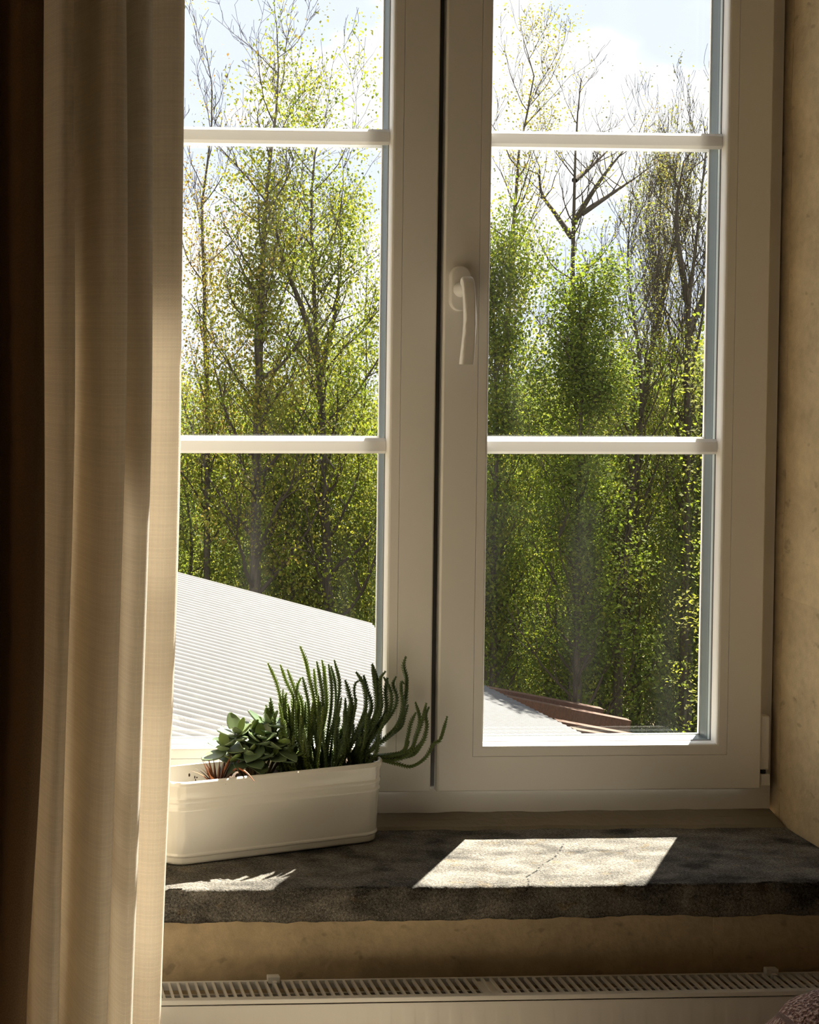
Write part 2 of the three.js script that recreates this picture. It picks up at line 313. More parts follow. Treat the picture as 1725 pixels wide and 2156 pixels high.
  const body = mergeGeometries([box(WIN.x0 + 0.002, WIN.x1 - 0.004, 0.6925, 0.739, 0.0005, 0.2385), box(X0 + 0.002, X1 - 0.002, SILL_B + 0.004, SILL_Y - 0.006, 0.2412, SILL_F - 0.008)].map((q) => { q = q.toNonIndexed(); return q; }).concat(g.toNonIndexed()));
  tag(mesh('sill', body, mat), 'thick worn dark stone window sill with a crack across the sunlit patch', 'window sill', null, 'structure');
}

// ---------------------------------------------------------------- radiator
{
  const r = thing('radiator', 'white panel radiator with a slatted top grille under the stone sill', 'radiator', [0.8, 0, 0.3]);
  const L = (g) => g.translate(-0.8, 0, -0.3), x0 = 0.1, x1 = 1.56, top = 0.6075, zb = 0.2725, zf = 0.337;
  // fluted front panel
  const pos = [], idx = [], n = 44 * 10, ys = [0.12, 0.14, 0.538, 0.553, 0.5985];
  ys.forEach((y, j) => { for (let i = 0; i <= n; i++) { const x = lerp(x0, x1, i / n), f = (0.5 - 0.5 * Math.cos((i / 10) * 2 * Math.PI)); const dep = (j === 1 || j === 2) ? 0.009 * smooth(0.2, 0.8, f) : 0; pos.push(x, y, zf - 0.001 - dep); } });
  for (let j = 0; j < ys.length - 1; j++) for (let i = 0; i < n; i++) { const a = j * (n + 1) + i, b = a + n + 1; idx.push(a, a + 1, b, a + 1, b + 1, b); }
  const g = new THREE.BufferGeometry(); g.setAttribute('position', new THREE.Float32BufferAttribute(pos, 3)); g.setIndex(idx); g.computeVertexNormals();
  mesh('front_panel', L(g), M.enamel, r);
  mesh('back_panel', L(box(x0, x1, 0.12, 0.585, zb - 0.008, zb - 0.003)), M.enamel, r);
  mesh('side_panel', L(box(x0 - 0.002, x0, 0.12, top, zb - 0.008, zf)), M.enamel, r);
  mesh('side_panel', L(box(x1, x1 + 0.002, 0.12, top, zb - 0.008, zf)), M.enamel, r);
  mesh('front_rail', L(box(x0, x1, 0.6005, top, 0.3275, zf + 0.0005, 0.0012)), M.enamel, r);
  mesh('rear_rail', L(box(x0, x1, top - 0.012, top, zb, zb + 0.0045, 0.0008)), M.enamel, r);
  const slat = new THREE.BoxGeometry(0.0036, 0.004, 0.054), pitch = 0.01265;
  for (let i = 0; i < 115; i++) { const m = mesh('slat', slat, M.enamel, r); m.position.set(x0 + 0.006 + i * pitch - 0.8, top - 0.0021, 0.3022 - 0.3); }
  for (const [a, b] of [[0.7395, 0.762]]) mesh('grille_plate', L(box(a, b, top - 0.004, top - 0.0028, zb + 0.01, 0.3275)), M.enamel, r);
  const fin = new THREE.BoxGeometry(0.0008, 0.35, 0.044);
  for (let i = 0; i < 58; i++) { const m = mesh('convector_fin', fin, M.enamel, r); m.position.set(x0 + 0.012 + i * 0.0252 - 0.8, 0.385, 0.3015 - 0.3); }
  mesh('inner_water_panel', L(box(x0 + 0.01, x1 - 0.01, 0.13, 0.575, 0.3255, 0.329)), M.enamel, r);
  for (const x of [0.4475, 1.182]) { const c = group('mounting_clip', r); mesh('clip_plate', L(box(x - 0.009, x + 0.009, top - 0.004, top + 0.0065, zb - 0.004, zb + 0.0065, 0.001)), M.enamel, c); mesh('clip_hook', L(box(x - 0.003, x + 0.0035, top - 0.014, top + 0.0012, zb + 0.005, zb + 0.013)), M.enamel, c); }
  for (const x of [0.35, 1.3]) mesh('foot', L(box(x - 0.02, x + 0.02, 0, 0.13, 0.285, 0.315)), M.enamel, r);
}

// ---------------------------------------------------------------- planter
const PL = { c: V(0.4705, SILL_Y + 0.0015, 0.0965), yaw: 0.3 };
const onPlanter = (u, h, w) => V(u, h, w).applyAxisAngle(V(0, 1, 0), PL.yaw).add(PL.c);        // u along, w towards the room
const soilMap = tex(256, 256, (u, v, i, j) => { const k = 0.2 + 0.12 * fbm(u * 20, v * 20, 3) + 0.1 * hash(i, j); return [k * 1.05, k * 0.85, k * 0.65]; }, true, [8, 8]);
M.soil = new THREE.MeshStandardMaterial({ name: 'soil', map: soilMap, bumpMap: soilMap, bumpScale: 0.004, roughness: 1 });
{
  const p = thing('planter', 'oblong white glazed planter with ribbed bands standing on the stone sill', 'planter', PL.c.toArray());
  p.rotation.y = PL.yaw;
  const HL = 0.194, HW = 0.0465, R = 0.04, seg = 14;
  const ring = (off, y) => {                         // rounded rectangle, off = inward offset
    const out = [], r = Math.max(0.006, R - off * 0.8), l = HL - off, w = HW - off;
    for (const [sx, sz, a0] of [[1, 1, 0], [-1, 1, Math.PI / 2], [-1, -1, Math.PI], [1, -1, 1.5 * Math.PI]]) for (let k = 0; k <= seg; k++) { const a = a0 + k / seg * Math.PI / 2; out.push([sx * (l - r) + Math.cos(a) * r, y, sz * (w - r) + Math.sin(a) * r]); }
    return out;
  };
  const loft = (prof, closeStart, closeEnd) => {
    const rings = prof.map(([o, y]) => ring(o, y)), m = rings[0].length, pos = rings.flat(2), idx = [];
    for (let j = 0; j < rings.length - 1; j++) for (let k = 0; k < m; k++) { const a = j * m + k, b = j * m + (k + 1) % m; idx.push(a, a + m, b, b, a + m, b + m); }
    for (const [on, j] of [[closeStart, 0], [closeEnd, rings.length - 1]]) if (on) { const c = pos.length / 3; pos.push(0, prof[j][1], 0); for (let k = 0; k < m; k++) { const a = j * m + k, b = j * m + (k + 1) % m; j ? idx.push(a, c, b) : idx.push(a, b, c); } }
    const g = new THREE.BufferGeometry(); g.setAttribute('position', new THREE.Float32BufferAttribute(pos, 3)); g.setIndex(idx);
    return toCreasedNormals(mergeVertices(g), 0.9);
  };
  const rib = (y, h, o) => [[o, y - h], [o - 0.0014, y - h * 0.5], [o - 0.0018, y], [o - 0.0014, y + h * 0.5], [o, y + h]];
  const tp = (y) => lerp(0.0085, 0.002, y / 0.125);
  const outer = [[0.012, 0.0], [0.0095, 0.0008], [0.0085, 0.003], [0.0085, 0.0105], ...rib(0.014, 0.003, tp(0.014)), [tp(0.04), 0.04], [tp(0.07), 0.07], ...rib(0.0835, 0.0035, tp(0.0835)), [tp(0.09), 0.0895], ...rib(0.096, 0.0035, tp(0.096)), [tp(0.112), 0.112], [0.0014, 0.118], [0.0, 0.1205], [0.0, 0.1245], [0.0012, 0.1262], [0.0032, 0.1268], [0.0052, 0.1262], [0.006, 0.124], [0.0085, 0.085], [0.011, 0.03]];
  mesh('pot', loft(outer, true, true), M.ceramic, p);
  // crumbly soil, low at the free end and higher under the plants
  const nx = 60, nz = 18, pos = [], idx = [];
  for (let j = 0; j <= nz; j++) for (let i = 0; i <= nx; i++) {
    const u = lerp(-1, 1, i / nx), v = lerp(-1, 1, j / nz), l = HL - 0.01, w = HW - 0.0095, corner = Math.max(0, Math.abs(u * l) - (l - 0.03)), lim = w - (0.03 - Math.sqrt(Math.max(0, 0.0009 - corner * corner)));
    const h = lerp(0.092, 0.112, smooth(-0.75, -0.1, u)) + 0.003 * N2(u * 20, v * 6) + 0.0015 * N2(u * 60, v * 20);
    pos.push(u * l, h, v * Math.max(0.002, lim));
  }
  for (let j = 0; j < nz; j++) for (let i = 0; i < nx; i++) { const a = j * (nx + 1) + i, b = a + nx + 1; idx.push(a, b, a + 1, a + 1, b, b + 1); }
  const sg = new THREE.BufferGeometry(); sg.setAttribute('position', new THREE.Float32BufferAttribute(pos, 3)); sg.setIndex(idx); sg.computeVertexNormals();
  mesh('soil', boxUV(sg), M.soil, p);
  seed(12);
  const crumbs = [];
  for (let i = 0; i < 130; i++) { const s = rr(0.0012, 0.0032), q = new THREE.IcosahedronGeometry(s, 0).rotateX(rr(0, 3)).rotateY(rr(0, 3)); const u = rr(-0.17, 0.17); crumbs.push(q.translate(u, lerp(0.094, 0.113, smooth(-0.75, -0.1, u / HL)), rr(-0.03, 0.03))); }
  for (let i = 0; i < 14; i++) { const s = rr(0.001, 0.0022); crumbs.push(new THREE.IcosahedronGeometry(s, 0).scale(1, rr(1, 2.6), 1).translate(rr(-0.172, -0.1), rr(0.096, 0.112), -(HW - 0.0072))); }
  const cm = mesh('soil_crumbs', boxUV(mergeGeometries(crumbs)), M.soil, p); cm.userData.kind = 'stuff';
}

// ---------------------------------------------------------------- plants
const leafy = (name, c, t = 0.3, r = 0.5) => new THREE.MeshPhysicalMaterial({ name, color: lin(...c), roughness: r, transmission: t, thickness: 0 });
const fleshy = (name, c, r = 0.42) => new THREE.MeshPhysicalMaterial({ name, color: lin(...c), roughness: r, clearcoat: 0.15, clearcoatRoughness: 0.35 });
{
  // trailing chain-like stems: a thin stalk wrapped in four rows of tiny pressed scales
  const stemGeo = (pts, rad) => {
    const curve = new THREE.CatmullRomCurve3(pts), len = curve.getLength(), n = Math.max(12, Math.round(len / 0.0021)), fr = curve.computeFrenetFrames(n, false), pos = [], idx = [], P = curve.getSpacedPoints(n);
    const tb = tubes(), rads = P.map((_, i) => rad * 0.62 * (1 - 0.35 * smooth(0.85, 1, i / n)));
    tb.add(P, rads, 6);
    for (let i = 0; i < n; i++) for (let k = 0; k < 2; k++) {
      const a = (i % 2) * Math.PI / 2 + k * Math.PI + i * 0.05, o = fr.normals[i].clone().multiplyScalar(Math.cos(a)).addScaledVector(fr.binormals[i], Math.sin(a)), s = fr.tangents[i].clone().cross(o);
      const sc = rad * (1 - 0.45 * smooth(0.88, 1, i / n)), b = P[i].clone().addScaledVector(o, sc * 0.35), tip = P[i].clone().addScaledVector(o, sc * 1.5).addScaledVector(fr.tangents[i], sc * 1.6), mid = P[i].clone().addScaledVector(o, sc * 1.02).addScaledVector(fr.tangents[i], sc * 0.35);
      const l = b.clone().addScaledVector(s, sc * 0.75).addScaledVector(fr.tangents[i], sc * 0.5), r = b.clone().addScaledVector(s, -sc * 0.75).addScaledVector(fr.tangents[i], sc * 0.5), q = pos.length / 3;
      for (const v of [b, l, r, tip, mid]) pos.push(v.x, v.y, v.z);
      idx.push(q, q + 1, q + 4, q, q + 4, q + 2, q + 1, q + 3, q + 4, q + 4, q + 3, q + 2, q + 1, q + 2, q + 3);
    }
    const g = new THREE.BufferGeometry(); g.setAttribute('position', new THREE.Float32BufferAttribute(pos, 3)); g.setIndex(idx);
    const a = g.toNonIndexed(); a.computeVertexNormals();
    const b = tb.build().toNonIndexed(); b.deleteAttribute('uv');
    return mergeGeometries([a, b]);
  };
  const base = onPlanter(0.1, 0.111, 0), root = thing('watch_chain_succulent', 'tall clump of scaly green stems bending over the end of the white planter', 'potted plant', base.toArray());
  const mats = [leafy('chain_green', [0.13, 0.2, 0.024], 0.5, 0.8), leafy('chain_bright', [0.22, 0.3, 0.03], 0.55, 0.8), leafy('chain_dark', [0.085, 0.14, 0.018], 0.42, 0.8)];
  const side = (px, py, u, w) => { const p = onPlanter(u, 0, w); return at(px, py, EYE.z - p.z); };
  const stems = [];                                   // [foot along the planter, foot across, points of the stem as seen]
  const S = (u, w, pts, m = 0, r = 0.0024) => stems.push([0.03 + (u - 0.012) * 1.22, w, pts, m, r * 1.2]);
  S(0.012, -0.02, [[592, 1490], [583, 1440], [564, 1396]], 1); S(0.02, -0.018, [[618, 1470], [605, 1440], [590, 1399]], 1); S(0.03, -0.012, [[628, 1480], [618, 1445], [605, 1409]], 1);
  S(0.018, -0.024, [[602, 1510], [596, 1478], [596, 1450]], 1, 0.002); S(0.022, -0.02, [[606, 1510], [598, 1490], [604, 1458]], 1, 0.002);
  S(0.045, -0.01, [[662, 1490], [652, 1430], [643, 1390], [632, 1360]], 1, 0.0027); S(0.04, -0.015, [[636, 1480], [625, 1450], [634, 1427]], 1); S(0.046, -0.006, [[650, 1490], [643, 1450], [637, 1425]], 0);
  S(0.05, -0.012, [[668, 1480], [664, 1440], [661, 1408]], 1); S(0.056, 0.004, [[680, 1480], [674, 1430], [667, 1392]], 0); S(0.058, -0.004, [[688, 1490], [685, 1430], [678, 1389]], 1); S(0.06, -0.01, [[686, 1480], [683, 1430], [684, 1402]], 0);
  S(0.068, 0, [[697, 1490], [698, 1440], [692, 1398]], 2); S(0.072, -0.006, [[706, 1500], [706, 1440], [697, 1402]], 2); S(0.076, 0.002, [[708, 1500], [715, 1440], [704, 1389]], 2);
  S(0.085, 0.004, [[742, 1500], [735, 1460], [727, 1432]], 2, 0.0028); S(0.085, -0.006, [[748, 1490], [746, 1450], [750, 1437], [760, 1432]], 2, 0.002); S(0.095, 0.004, [[770, 1490], [765, 1440], [750, 1415]], 2, 0.0028);
  S(0.1, -0.004, [[782, 1490], [772, 1450], [766, 1422]], 2, 0.0028); S(0.105, 0.004, [[792, 1500], [790, 1440], [784, 1398]], 2, 0.0031); S(0.108, -0.002, [[800, 1500], [795, 1440], [786, 1402]], 2, 0.003); S(0.11, 0.01, [[802, 1490], [801, 1430], [812, 1413]], 2);
  S(0.112, 0, [[812, 1500], [812, 1455], [816, 1427]], 2, 0.0028); S(0.114, 0.006, [[820, 1500], [824, 1460], [808, 1425]], 2); S(0.118, -0.004, [[826, 1500], [836, 1470], [828, 1440], [834, 1424]], 2); S(0.122, 0.002, [[838, 1530], [853, 1480], [856, 1430], [850, 1400], [855, 1382]], 2, 0.0027);
  S(0.12, 0.01, [[834, 1530], [848, 1490], [845, 1450], [846, 1435], [852, 1440]], 2); S(0.124, -0.004, [[845, 1530], [853, 1505], [860, 1483]], 2, 0.002);
  S(0.126, 0.004, [[848, 1582], [858, 1555], [866, 1520], [876, 1500]], 0); S(0.13, 0.008, [[862, 1580], [878, 1548], [890, 1515], [898, 1480]], 0); S(0.13, 0, [[862, 1582], [876, 1550], [884, 1515], [875, 1478]], 0); S(0.132, 0.006, [[868, 1590], [888, 1565], [899, 1530], [897, 1505], [904, 1488]], 0);
  S(0.135, 0.012, [[835, 1608], [865, 1614], [895, 1596], [915, 1565], [925, 1560], [936, 1530], [942, 1508]], 0, 0.0023); S(0.13, 0.01, [[832, 1600], [855, 1592], [880, 1572], [893, 1558], [899, 1535]], 0, 0.0023); S(0.128, 0.006, [[828, 1590], [850, 1582], [862, 1560]], 0, 0.0021);
  seed(31);
  for (let i = 0; i < 112; i++) {                     // the dense inner growth
    const u = i < 34 ? rr(0.024, 0.085) : rr(0.03, 0.168), w = rr(-0.028, 0.026), f = onPlanter(u, 0.111, w), lean = (u - 0.095) * 3.0 + rr(-0.16, 0.14), h = rr(0.045, 0.12) * (u > 0.14 ? 0.8 : 1);
    const top = f.clone().add(V(lean * h + rr(-0.006, 0.006), h, rr(-0.012, 0.012))), mid = f.clone().lerp(top, 0.5).add(V(rr(-0.006, 0.004) + lean * 0.012, 0, rr(-0.004, 0.004)));
    stems.push([u, w, [mid, top], u < 0.085 ? (rnd() < 0.6 ? 1 : 0) : (rnd() < 0.5 ? 2 : 0), rr(0.0024, 0.0032)]);
  }
  for (const [u, w, pts, m, r] of stems) {
    const foot = onPlanter(u, 0.109, w), P = [foot, foot.clone().add(V(0, 0.012, 0)), ...pts.map((p) => p.isVector3 ? p : side(p[0], p[1], u, w))].map((v) => v.clone().sub(base));
    mesh('stem', stemGeo(P, r), mats[m], root);
  }

  // broad-leaved succulent: rosettes of thick spoon-shaped leaves
  const leafGeo = (len, wid, th, curl) => {
    const g = new THREE.SphereGeometry(1, 14, 10), p = g.attributes.position;
    for (let i = 0; i < p.count; i++) {
      let x = p.getX(i), y = p.getY(i), z = p.getZ(i), t = (x + 1) / 2;
      const wdt = Math.pow(Math.sin(Math.PI * Math.pow(t, 0.85) * 0.97 + 0.03), 0.75);
      const zz = z / Math.max(0.08, Math.sqrt(1 - x * x) || 0.08), yy = y / Math.max(0.08, Math.sqrt(1 - x * x) || 0.08);
      p.setXYZ(i, t * len, yy * th * (0.35 + 0.65 * wdt) * (y > 0 ? 0.35 : 1) + curl * t * t * len + 0.12 * wid * zz * zz, zz * wid * wdt);
    }
    g.computeVertexNormals();
    return g;
  };
  const LG = [leafGeo(0.038, 0.0135, 0.0034, 0.12), leafGeo(0.042, 0.014, 0.0036, 0.05), leafGeo(0.032, 0.012, 0.0034, 0.3), leafGeo(0.037, 0.0135, 0.0036, -0.15)];
  const b2 = onPlanter(-0.02, 0.108, 0), jade = thing('rosette_succulent', 'bushy dark green succulent with thick spoon-shaped leaves in the middle of the white planter', 'potted plant', b2.toArray());
  const jm = [fleshy('jade_green', [0.13, 0.18, 0.08], 0.32), fleshy('jade_deep', [0.085, 0.13, 0.06], 0.32), leafy('jade_light', [0.2, 0.28, 0.07], 0.35, 0.35)];
  const stemMat = fleshy('succulent_stem', [0.16, 0.12, 0.06], 0.8);
  seed(44);
  const heads = [[-0.03, 0.07, 0.0], [-0.05, 0.05, -0.004], [0.026, 0.078, -0.01], [0.036, 0.05, 0.008], [0.004, 0.06, 0.01], [-0.016, 0.04, 0.01], [0.05, 0.034, -0.004], [0.018, 0.036, 0.012], [-0.038, 0.03, 0.0], [0.044, 0.032, 0.004], [0.002, 0.066, -0.016], [0.0, 0.034, 0.006], [-0.02, 0.032, 0.002], [-0.01, 0.055, -0.012]];
  heads.forEach(([u, h, w], k) => {
    const p = V(u, h, w).applyAxisAngle(V(0, 1, 0), PL.yaw), tb = tubes(), foot = V(u * 0.4, -0.004, w * 0.4).applyAxisAngle(V(0, 1, 0), PL.yaw);
    tb.add([foot, foot.clone().lerp(p, 0.5).add(V(0.002, 0.004, 0)), p], [0.0028, 0.0024, 0.0018], 6); mesh('stem', tb.build(), stemMat, jade);
    const axis = V(u * 6, 1, w * 8 + 0.25).normalize(), q = new THREE.Quaternion().setFromUnitVectors(V(0, 1, 0), axis), n = k < 6 ? 9 : 7, s0 = k < 5 ? 1.05 : 0.9;
    for (let i = 0; i < n; i++) {
      const inner = i / n, m = mesh('leaf', LG[Math.floor(rnd() * 4)], jm[i < n * 0.55 ? (rnd() < 0.5 ? 1 : 0) : (rnd() < 0.5 ? 2 : 0)], jade);
      m.quaternion.copy(q).multiply(new THREE.Quaternion().setFromEuler(new THREE.Euler(0, i * 2.399 + k, 0))).multiply(new THREE.Quaternion().setFromEuler(new THREE.Euler(0, 0, lerp(-0.12, 1.15, inner) + rr(-0.15, 0.15))));
      m.position.copy(p).add(axis.clone().multiplyScalar(lerp(-0.006, 0.004, inner))); const s = s0 * lerp(1.08, 0.6, inner) * rr(0.9, 1.1); m.scale.set(s, s, s);
    }
  });

  // small reddish tuft of pointed leaves at the free end
  const spike = (len, wid, bend) => {
    const pos = [], idx = [], n = 9;
    for (let i = 0; i <= n; i++) { const t = i / n, w = wid * (1 - t) * (0.75 + 0.5 * Math.sin(t * 2.2)) + 0.0001, y = t * len * (1 - bend * t * 0.35), x = bend * t * t * len; for (const [a, b] of [[-1, 0.35], [0, -0.35], [1, 0.35], [0, 0.25]]) pos.push(x + b * w, y, a * w); }
    for (let i = 0; i < n; i++) for (let k = 0; k < 4; k++) { const a = i * 4 + k, b = i * 4 + (k + 1) % 4; idx.push(a, b, a + 4, b, b + 4, a + 4); }
    const g = new THREE.BufferGeometry(); g.setAttribute('position', new THREE.Float32BufferAttribute(pos, 3)); g.setIndex(idx); g.computeVertexNormals(); return g;
  };
  const b3 = onPlanter(-0.092, 0.1, 0.012), tuft = thing('spiky_succulent', 'small tuft of pointed reddish-brown leaves at the open end of the white planter', 'potted plant', b3.toArray());
  const tm = [fleshy('tuft_red', [0.3, 0.1, 0.035], 0.6), fleshy('tuft_brown', [0.14, 0.055, 0.03], 0.6), fleshy('tuft_dark', [0.06, 0.04, 0.025], 0.6)];
  const SG = [spike(0.06, 0.0042, 0.25), spike(0.05, 0.0038, 0.4), spike(0.056, 0.0042, 0.1), spike(0.042, 0.0036, 0.6)];
  seed(8);
  for (let i = 0; i < 26; i++) { const m = mesh('leaf', SG[i % 4], tm[Math.floor(rnd() * 3)], tuft), a = i * 2.399; m.rotation.set(0, a, -lerp(0.05, 0.45, i / 26), 'YXZ'); m.position.set(Math.cos(a) * 0.004, 0, -Math.sin(a) * 0.004); m.scale.setScalar(rr(0.8, 1.1)); }
  const arch = (pts, r) => { const c = new THREE.CatmullRomCurve3(pts.map(([x, y, d]) => at(x, y, d).sub(b3))), P = c.getSpacedPoints(14), tb = tubes(); tb.add(P, P.map((_, i) => r * (1 - 0.85 * (i / 14) ** 2)), 6); return tb.build(); };
  mesh('leaf', arch([[484, 1632, 2.372], [497, 1619, 2.366], [510, 1621, 2.352], [524, 1631, 2.338], [536, 1646, 2.329]], 0.0021), tm[0], tuft);
  mesh('leaf', arch([[486, 1634, 2.375], [500, 1610, 2.38], [508, 1585, 2.385], [518, 1562, 2.388]], 0.0013), tm[0], tuft);
}

// ---------------------------------------------------------------- curtain
{
  const thr = 32, weave = (u, v) => { const a = u * thr, b = v * thr, ia = Math.floor(a), ib = Math.floor(b), over = (ia + ib) % 2, fa = a - ia, fb = b - ib; return [over, Math.sin(Math.PI * fa), Math.sin(Math.PI * fb), hash(ia % thr, 7), hash(ib % thr, 19)]; };
  const map = tex(512, 512, (u, v, i, j) => { const [o, a, b, h1, h2] = weave(u, v), k = 0.915 + 0.06 * (o ? a : b) + 0.03 * (h2 - 0.5) + 0.02 * (h1 - 0.5) + 0.03 * (hash(i, j) - 0.5); return [k, k * 0.965, k * 0.905]; }, true, [1 / 0.07, 1 / 0.07]);
  const bump = tex(512, 512, (u, v) => { const [o, a, b, h1, h2] = weave(u, v); return 0.2 + 0.55 * (o ? a : b) + 0.2 * h2; }, false, [1 / 0.07, 1 / 0.07]);
  const cloth = new THREE.MeshPhysicalMaterial({ name: 'linen_curtain', map, bumpMap: bump, bumpScale: 0.0006, roughness: 1, transmission: 0.42, thickness: 0, specularIntensity: 0.2 });
  // folded over: behind the leading panel lies one more layer, behind the pleats two
  const prof = [[222, 0.3455], [270, 0.3475], [308, 0.346], [316, 0.3495], [308, 0.353], [270, 0.3515], [232, 0.353], [224, 0.3565], [232, 0.36], [270, 0.358], [308, 0.36], [314, 0.3635], [300, 0.367], [262, 0.3645], [220, 0.3675], [175, 0.364], [130, 0.3675], [90, 0.364], [60, 0.3665], [54, 0.372], [70, 0.3765], [110, 0.374], [160, 0.3775], [210, 0.374], [262, 0.377], [315, 0.374], [360, 0.3765], [381, 0.381], [387, 0.382], [384, 0.394], [368, 0.4], [346, 0.4], [324, 0.396], [302, 0.395], [288, 0.402], [292, 0.418], [308, 0.434], [320, 0.446], [317, 0.457], [300, 0.462], [280, 0.452], [258, 0.426], [236, 0.408], [224, 0.412], [230, 0.43], [250, 0.452], [265, 0.466], [261, 0.477], [236, 0.48], [204, 0.464], [172, 0.426], [144, 0.401], [128, 0.404], [130, 0.424], [146, 0.446], [156, 0.458], [150, 0.468], [128, 0.466], [102, 0.444], [78, 0.418], [58, 0.412], [40, 0.424], [20, 0.43], [0, 0.418], [-30, 0.4]];
  const X = (px, z) => (px + 73) / FOCAL * (EYE.z - z), pts = prof.map(([p, z]) => { const q = z > 0.3815 ? 0.3925 + (z - 0.3815) * 1.75 : z; return V(X(p, q), 0, q); }), curve = new THREE.CatmullRomCurve3(pts, false, 'catmullrom', 0.5);
  const n = 760, m = 64, P = curve.getSpacedPoints(n), L = curve.getLength(), y0 = 0.03, y1 = 2.62, pos = [], uv = [], idx = [];
  for (let j = 0; j <= m; j++) for (let i = 0; i <= n; i++) {
    const y = lerp(y0, y1, j / m), t = i / n, d = smooth(1.5, 0.5, y), keep = clamp((P[i].x + 0.1) / 0.4, 0, 1);
    const x = P[i].x - 0.022 * d * (0.35 + 0.65 * keep) + 0.0022 * N2(t * 9 + y * 0.9, 3) - 0.004 * smooth(1.4, 2.3, y) * keep, z = P[i].z + 0.0015 * N2(P[i].x * 14, y * 0.8 + 5) + 0.004 * d;
    pos.push(x, y, z); uv.push(t * L, y);
  }
  for (let j = 0; j < m; j++) for (let i = 0; i < n; i++) { const a = j * (n + 1) + i, b = a + n + 1; idx.push(a, a + 1, b, a + 1, b + 1, b); }
  const g = new THREE.BufferGeometry(); g.setAttribute('position', new THREE.Float32BufferAttribute(pos, 3)); g.setAttribute('uv', new THREE.Float32BufferAttribute(uv, 2)); g.setIndex(idx); g.computeVertexNormals();
  tag(mesh('curtain', g, cloth), 'long off-white linen curtain drawn aside in soft folds beside the planter', 'curtain');
  // heavy dark drape hanging in front of its outer edge
  const velMap = tex(256, 256, (u, v, i, j) => { const k = 0.36 + 0.05 * fbm(u * 30, v * 30, 3) + 0.05 * (hash(i, j) - 0.5); return [k * 1.1, k * 0.86, k * 0.6]; }, true, [9, 9]);
  const velvet = new THREE.MeshPhysicalMaterial({ name: 'brown_drape', map: velMap, bumpMap: velMap, bumpScale: 0.003, roughness: 1, sheen: 0.4, sheenColor: lin(0.4, 0.3, 0.2), sheenRoughness: 0.5 });
  const pb = [[64, 0.476], [78, 0.478], [87, 0.484], [86, 0.493], [68, 0.5], [36, 0.496], [8, 0.47], [-18, 0.46], [-30, 0.47], [-40, 0.486], [-70, 0.484], [-110, 0.464], [-150, 0.47], [-170, 0.488], [-220, 0.485], [-260, 0.465], [-320, 0.475]].map(([p, z]) => V(X(p, z + 0.085), 0, z + 0.085)), cb = new THREE.CatmullRomCurve3(pb), nb = 160, PB = cb.getSpacedPoints(nb), LB2 = cb.getLength(), pos2 = [], uv2 = [], idx2 = [];
  for (let j = 0; j <= m; j++) for (let i = 0; i <= nb; i++) { const y = lerp(y0, y1, j / m), t = i / nb; pos2.push(PB[i].x + 0.006 * smooth(1.9, 1.2, y) * (1 - t) - 0.022 * smooth(1.15, 0.6, y) * (1 - t), y, PB[i].z + 0.002 * N2(t * 8, y * 1.2)); uv2.push(t * LB2, y); }
  for (let j = 0; j < m; j++) for (let i = 0; i < nb; i++) { const a = j * (nb + 1) + i, b = a + nb + 1; idx2.push(a, a + 1, b, a + 1, b + 1, b); }
  const g2 = new THREE.BufferGeometry(); g2.setAttribute('position', new THREE.Float32BufferAttribute(pos2, 3)); g2.setAttribute('uv', new THREE.Float32BufferAttribute(uv2, 2)); g2.setIndex(idx2); g2.computeVertexNormals();
  tag(mesh('drape', g2, velvet), 'heavy dark brown drape hanging outside the linen curtain', 'curtain');
  const rodBrass = new THREE.MeshStandardMaterial({ name: 'rod_brass', color: lin(0.55, 0.42, 0.2), metalness: 0.8, roughness: 0.35 });
  const rod = thing('curtain_rod', 'plain curtain rod above the window holding the linen curtain', 'curtain rod', [0.5, 2.64, 0.46]);
  mesh('pole', new THREE.CylinderGeometry(0.012, 0.012, 2.2, 16).rotateZ(Math.PI / 2), rodBrass, rod);
  for (const x of [-1, 1]) { mesh('bracket', box(x - 0.01, x + 0.01, -0.012, 0.012, -0.22, 0), rodBrass, rod); mesh('finial', new THREE.SphereGeometry(0.022, 16, 12).translate(x * 1.11, 0, 0), rodBrass, rod); }
}

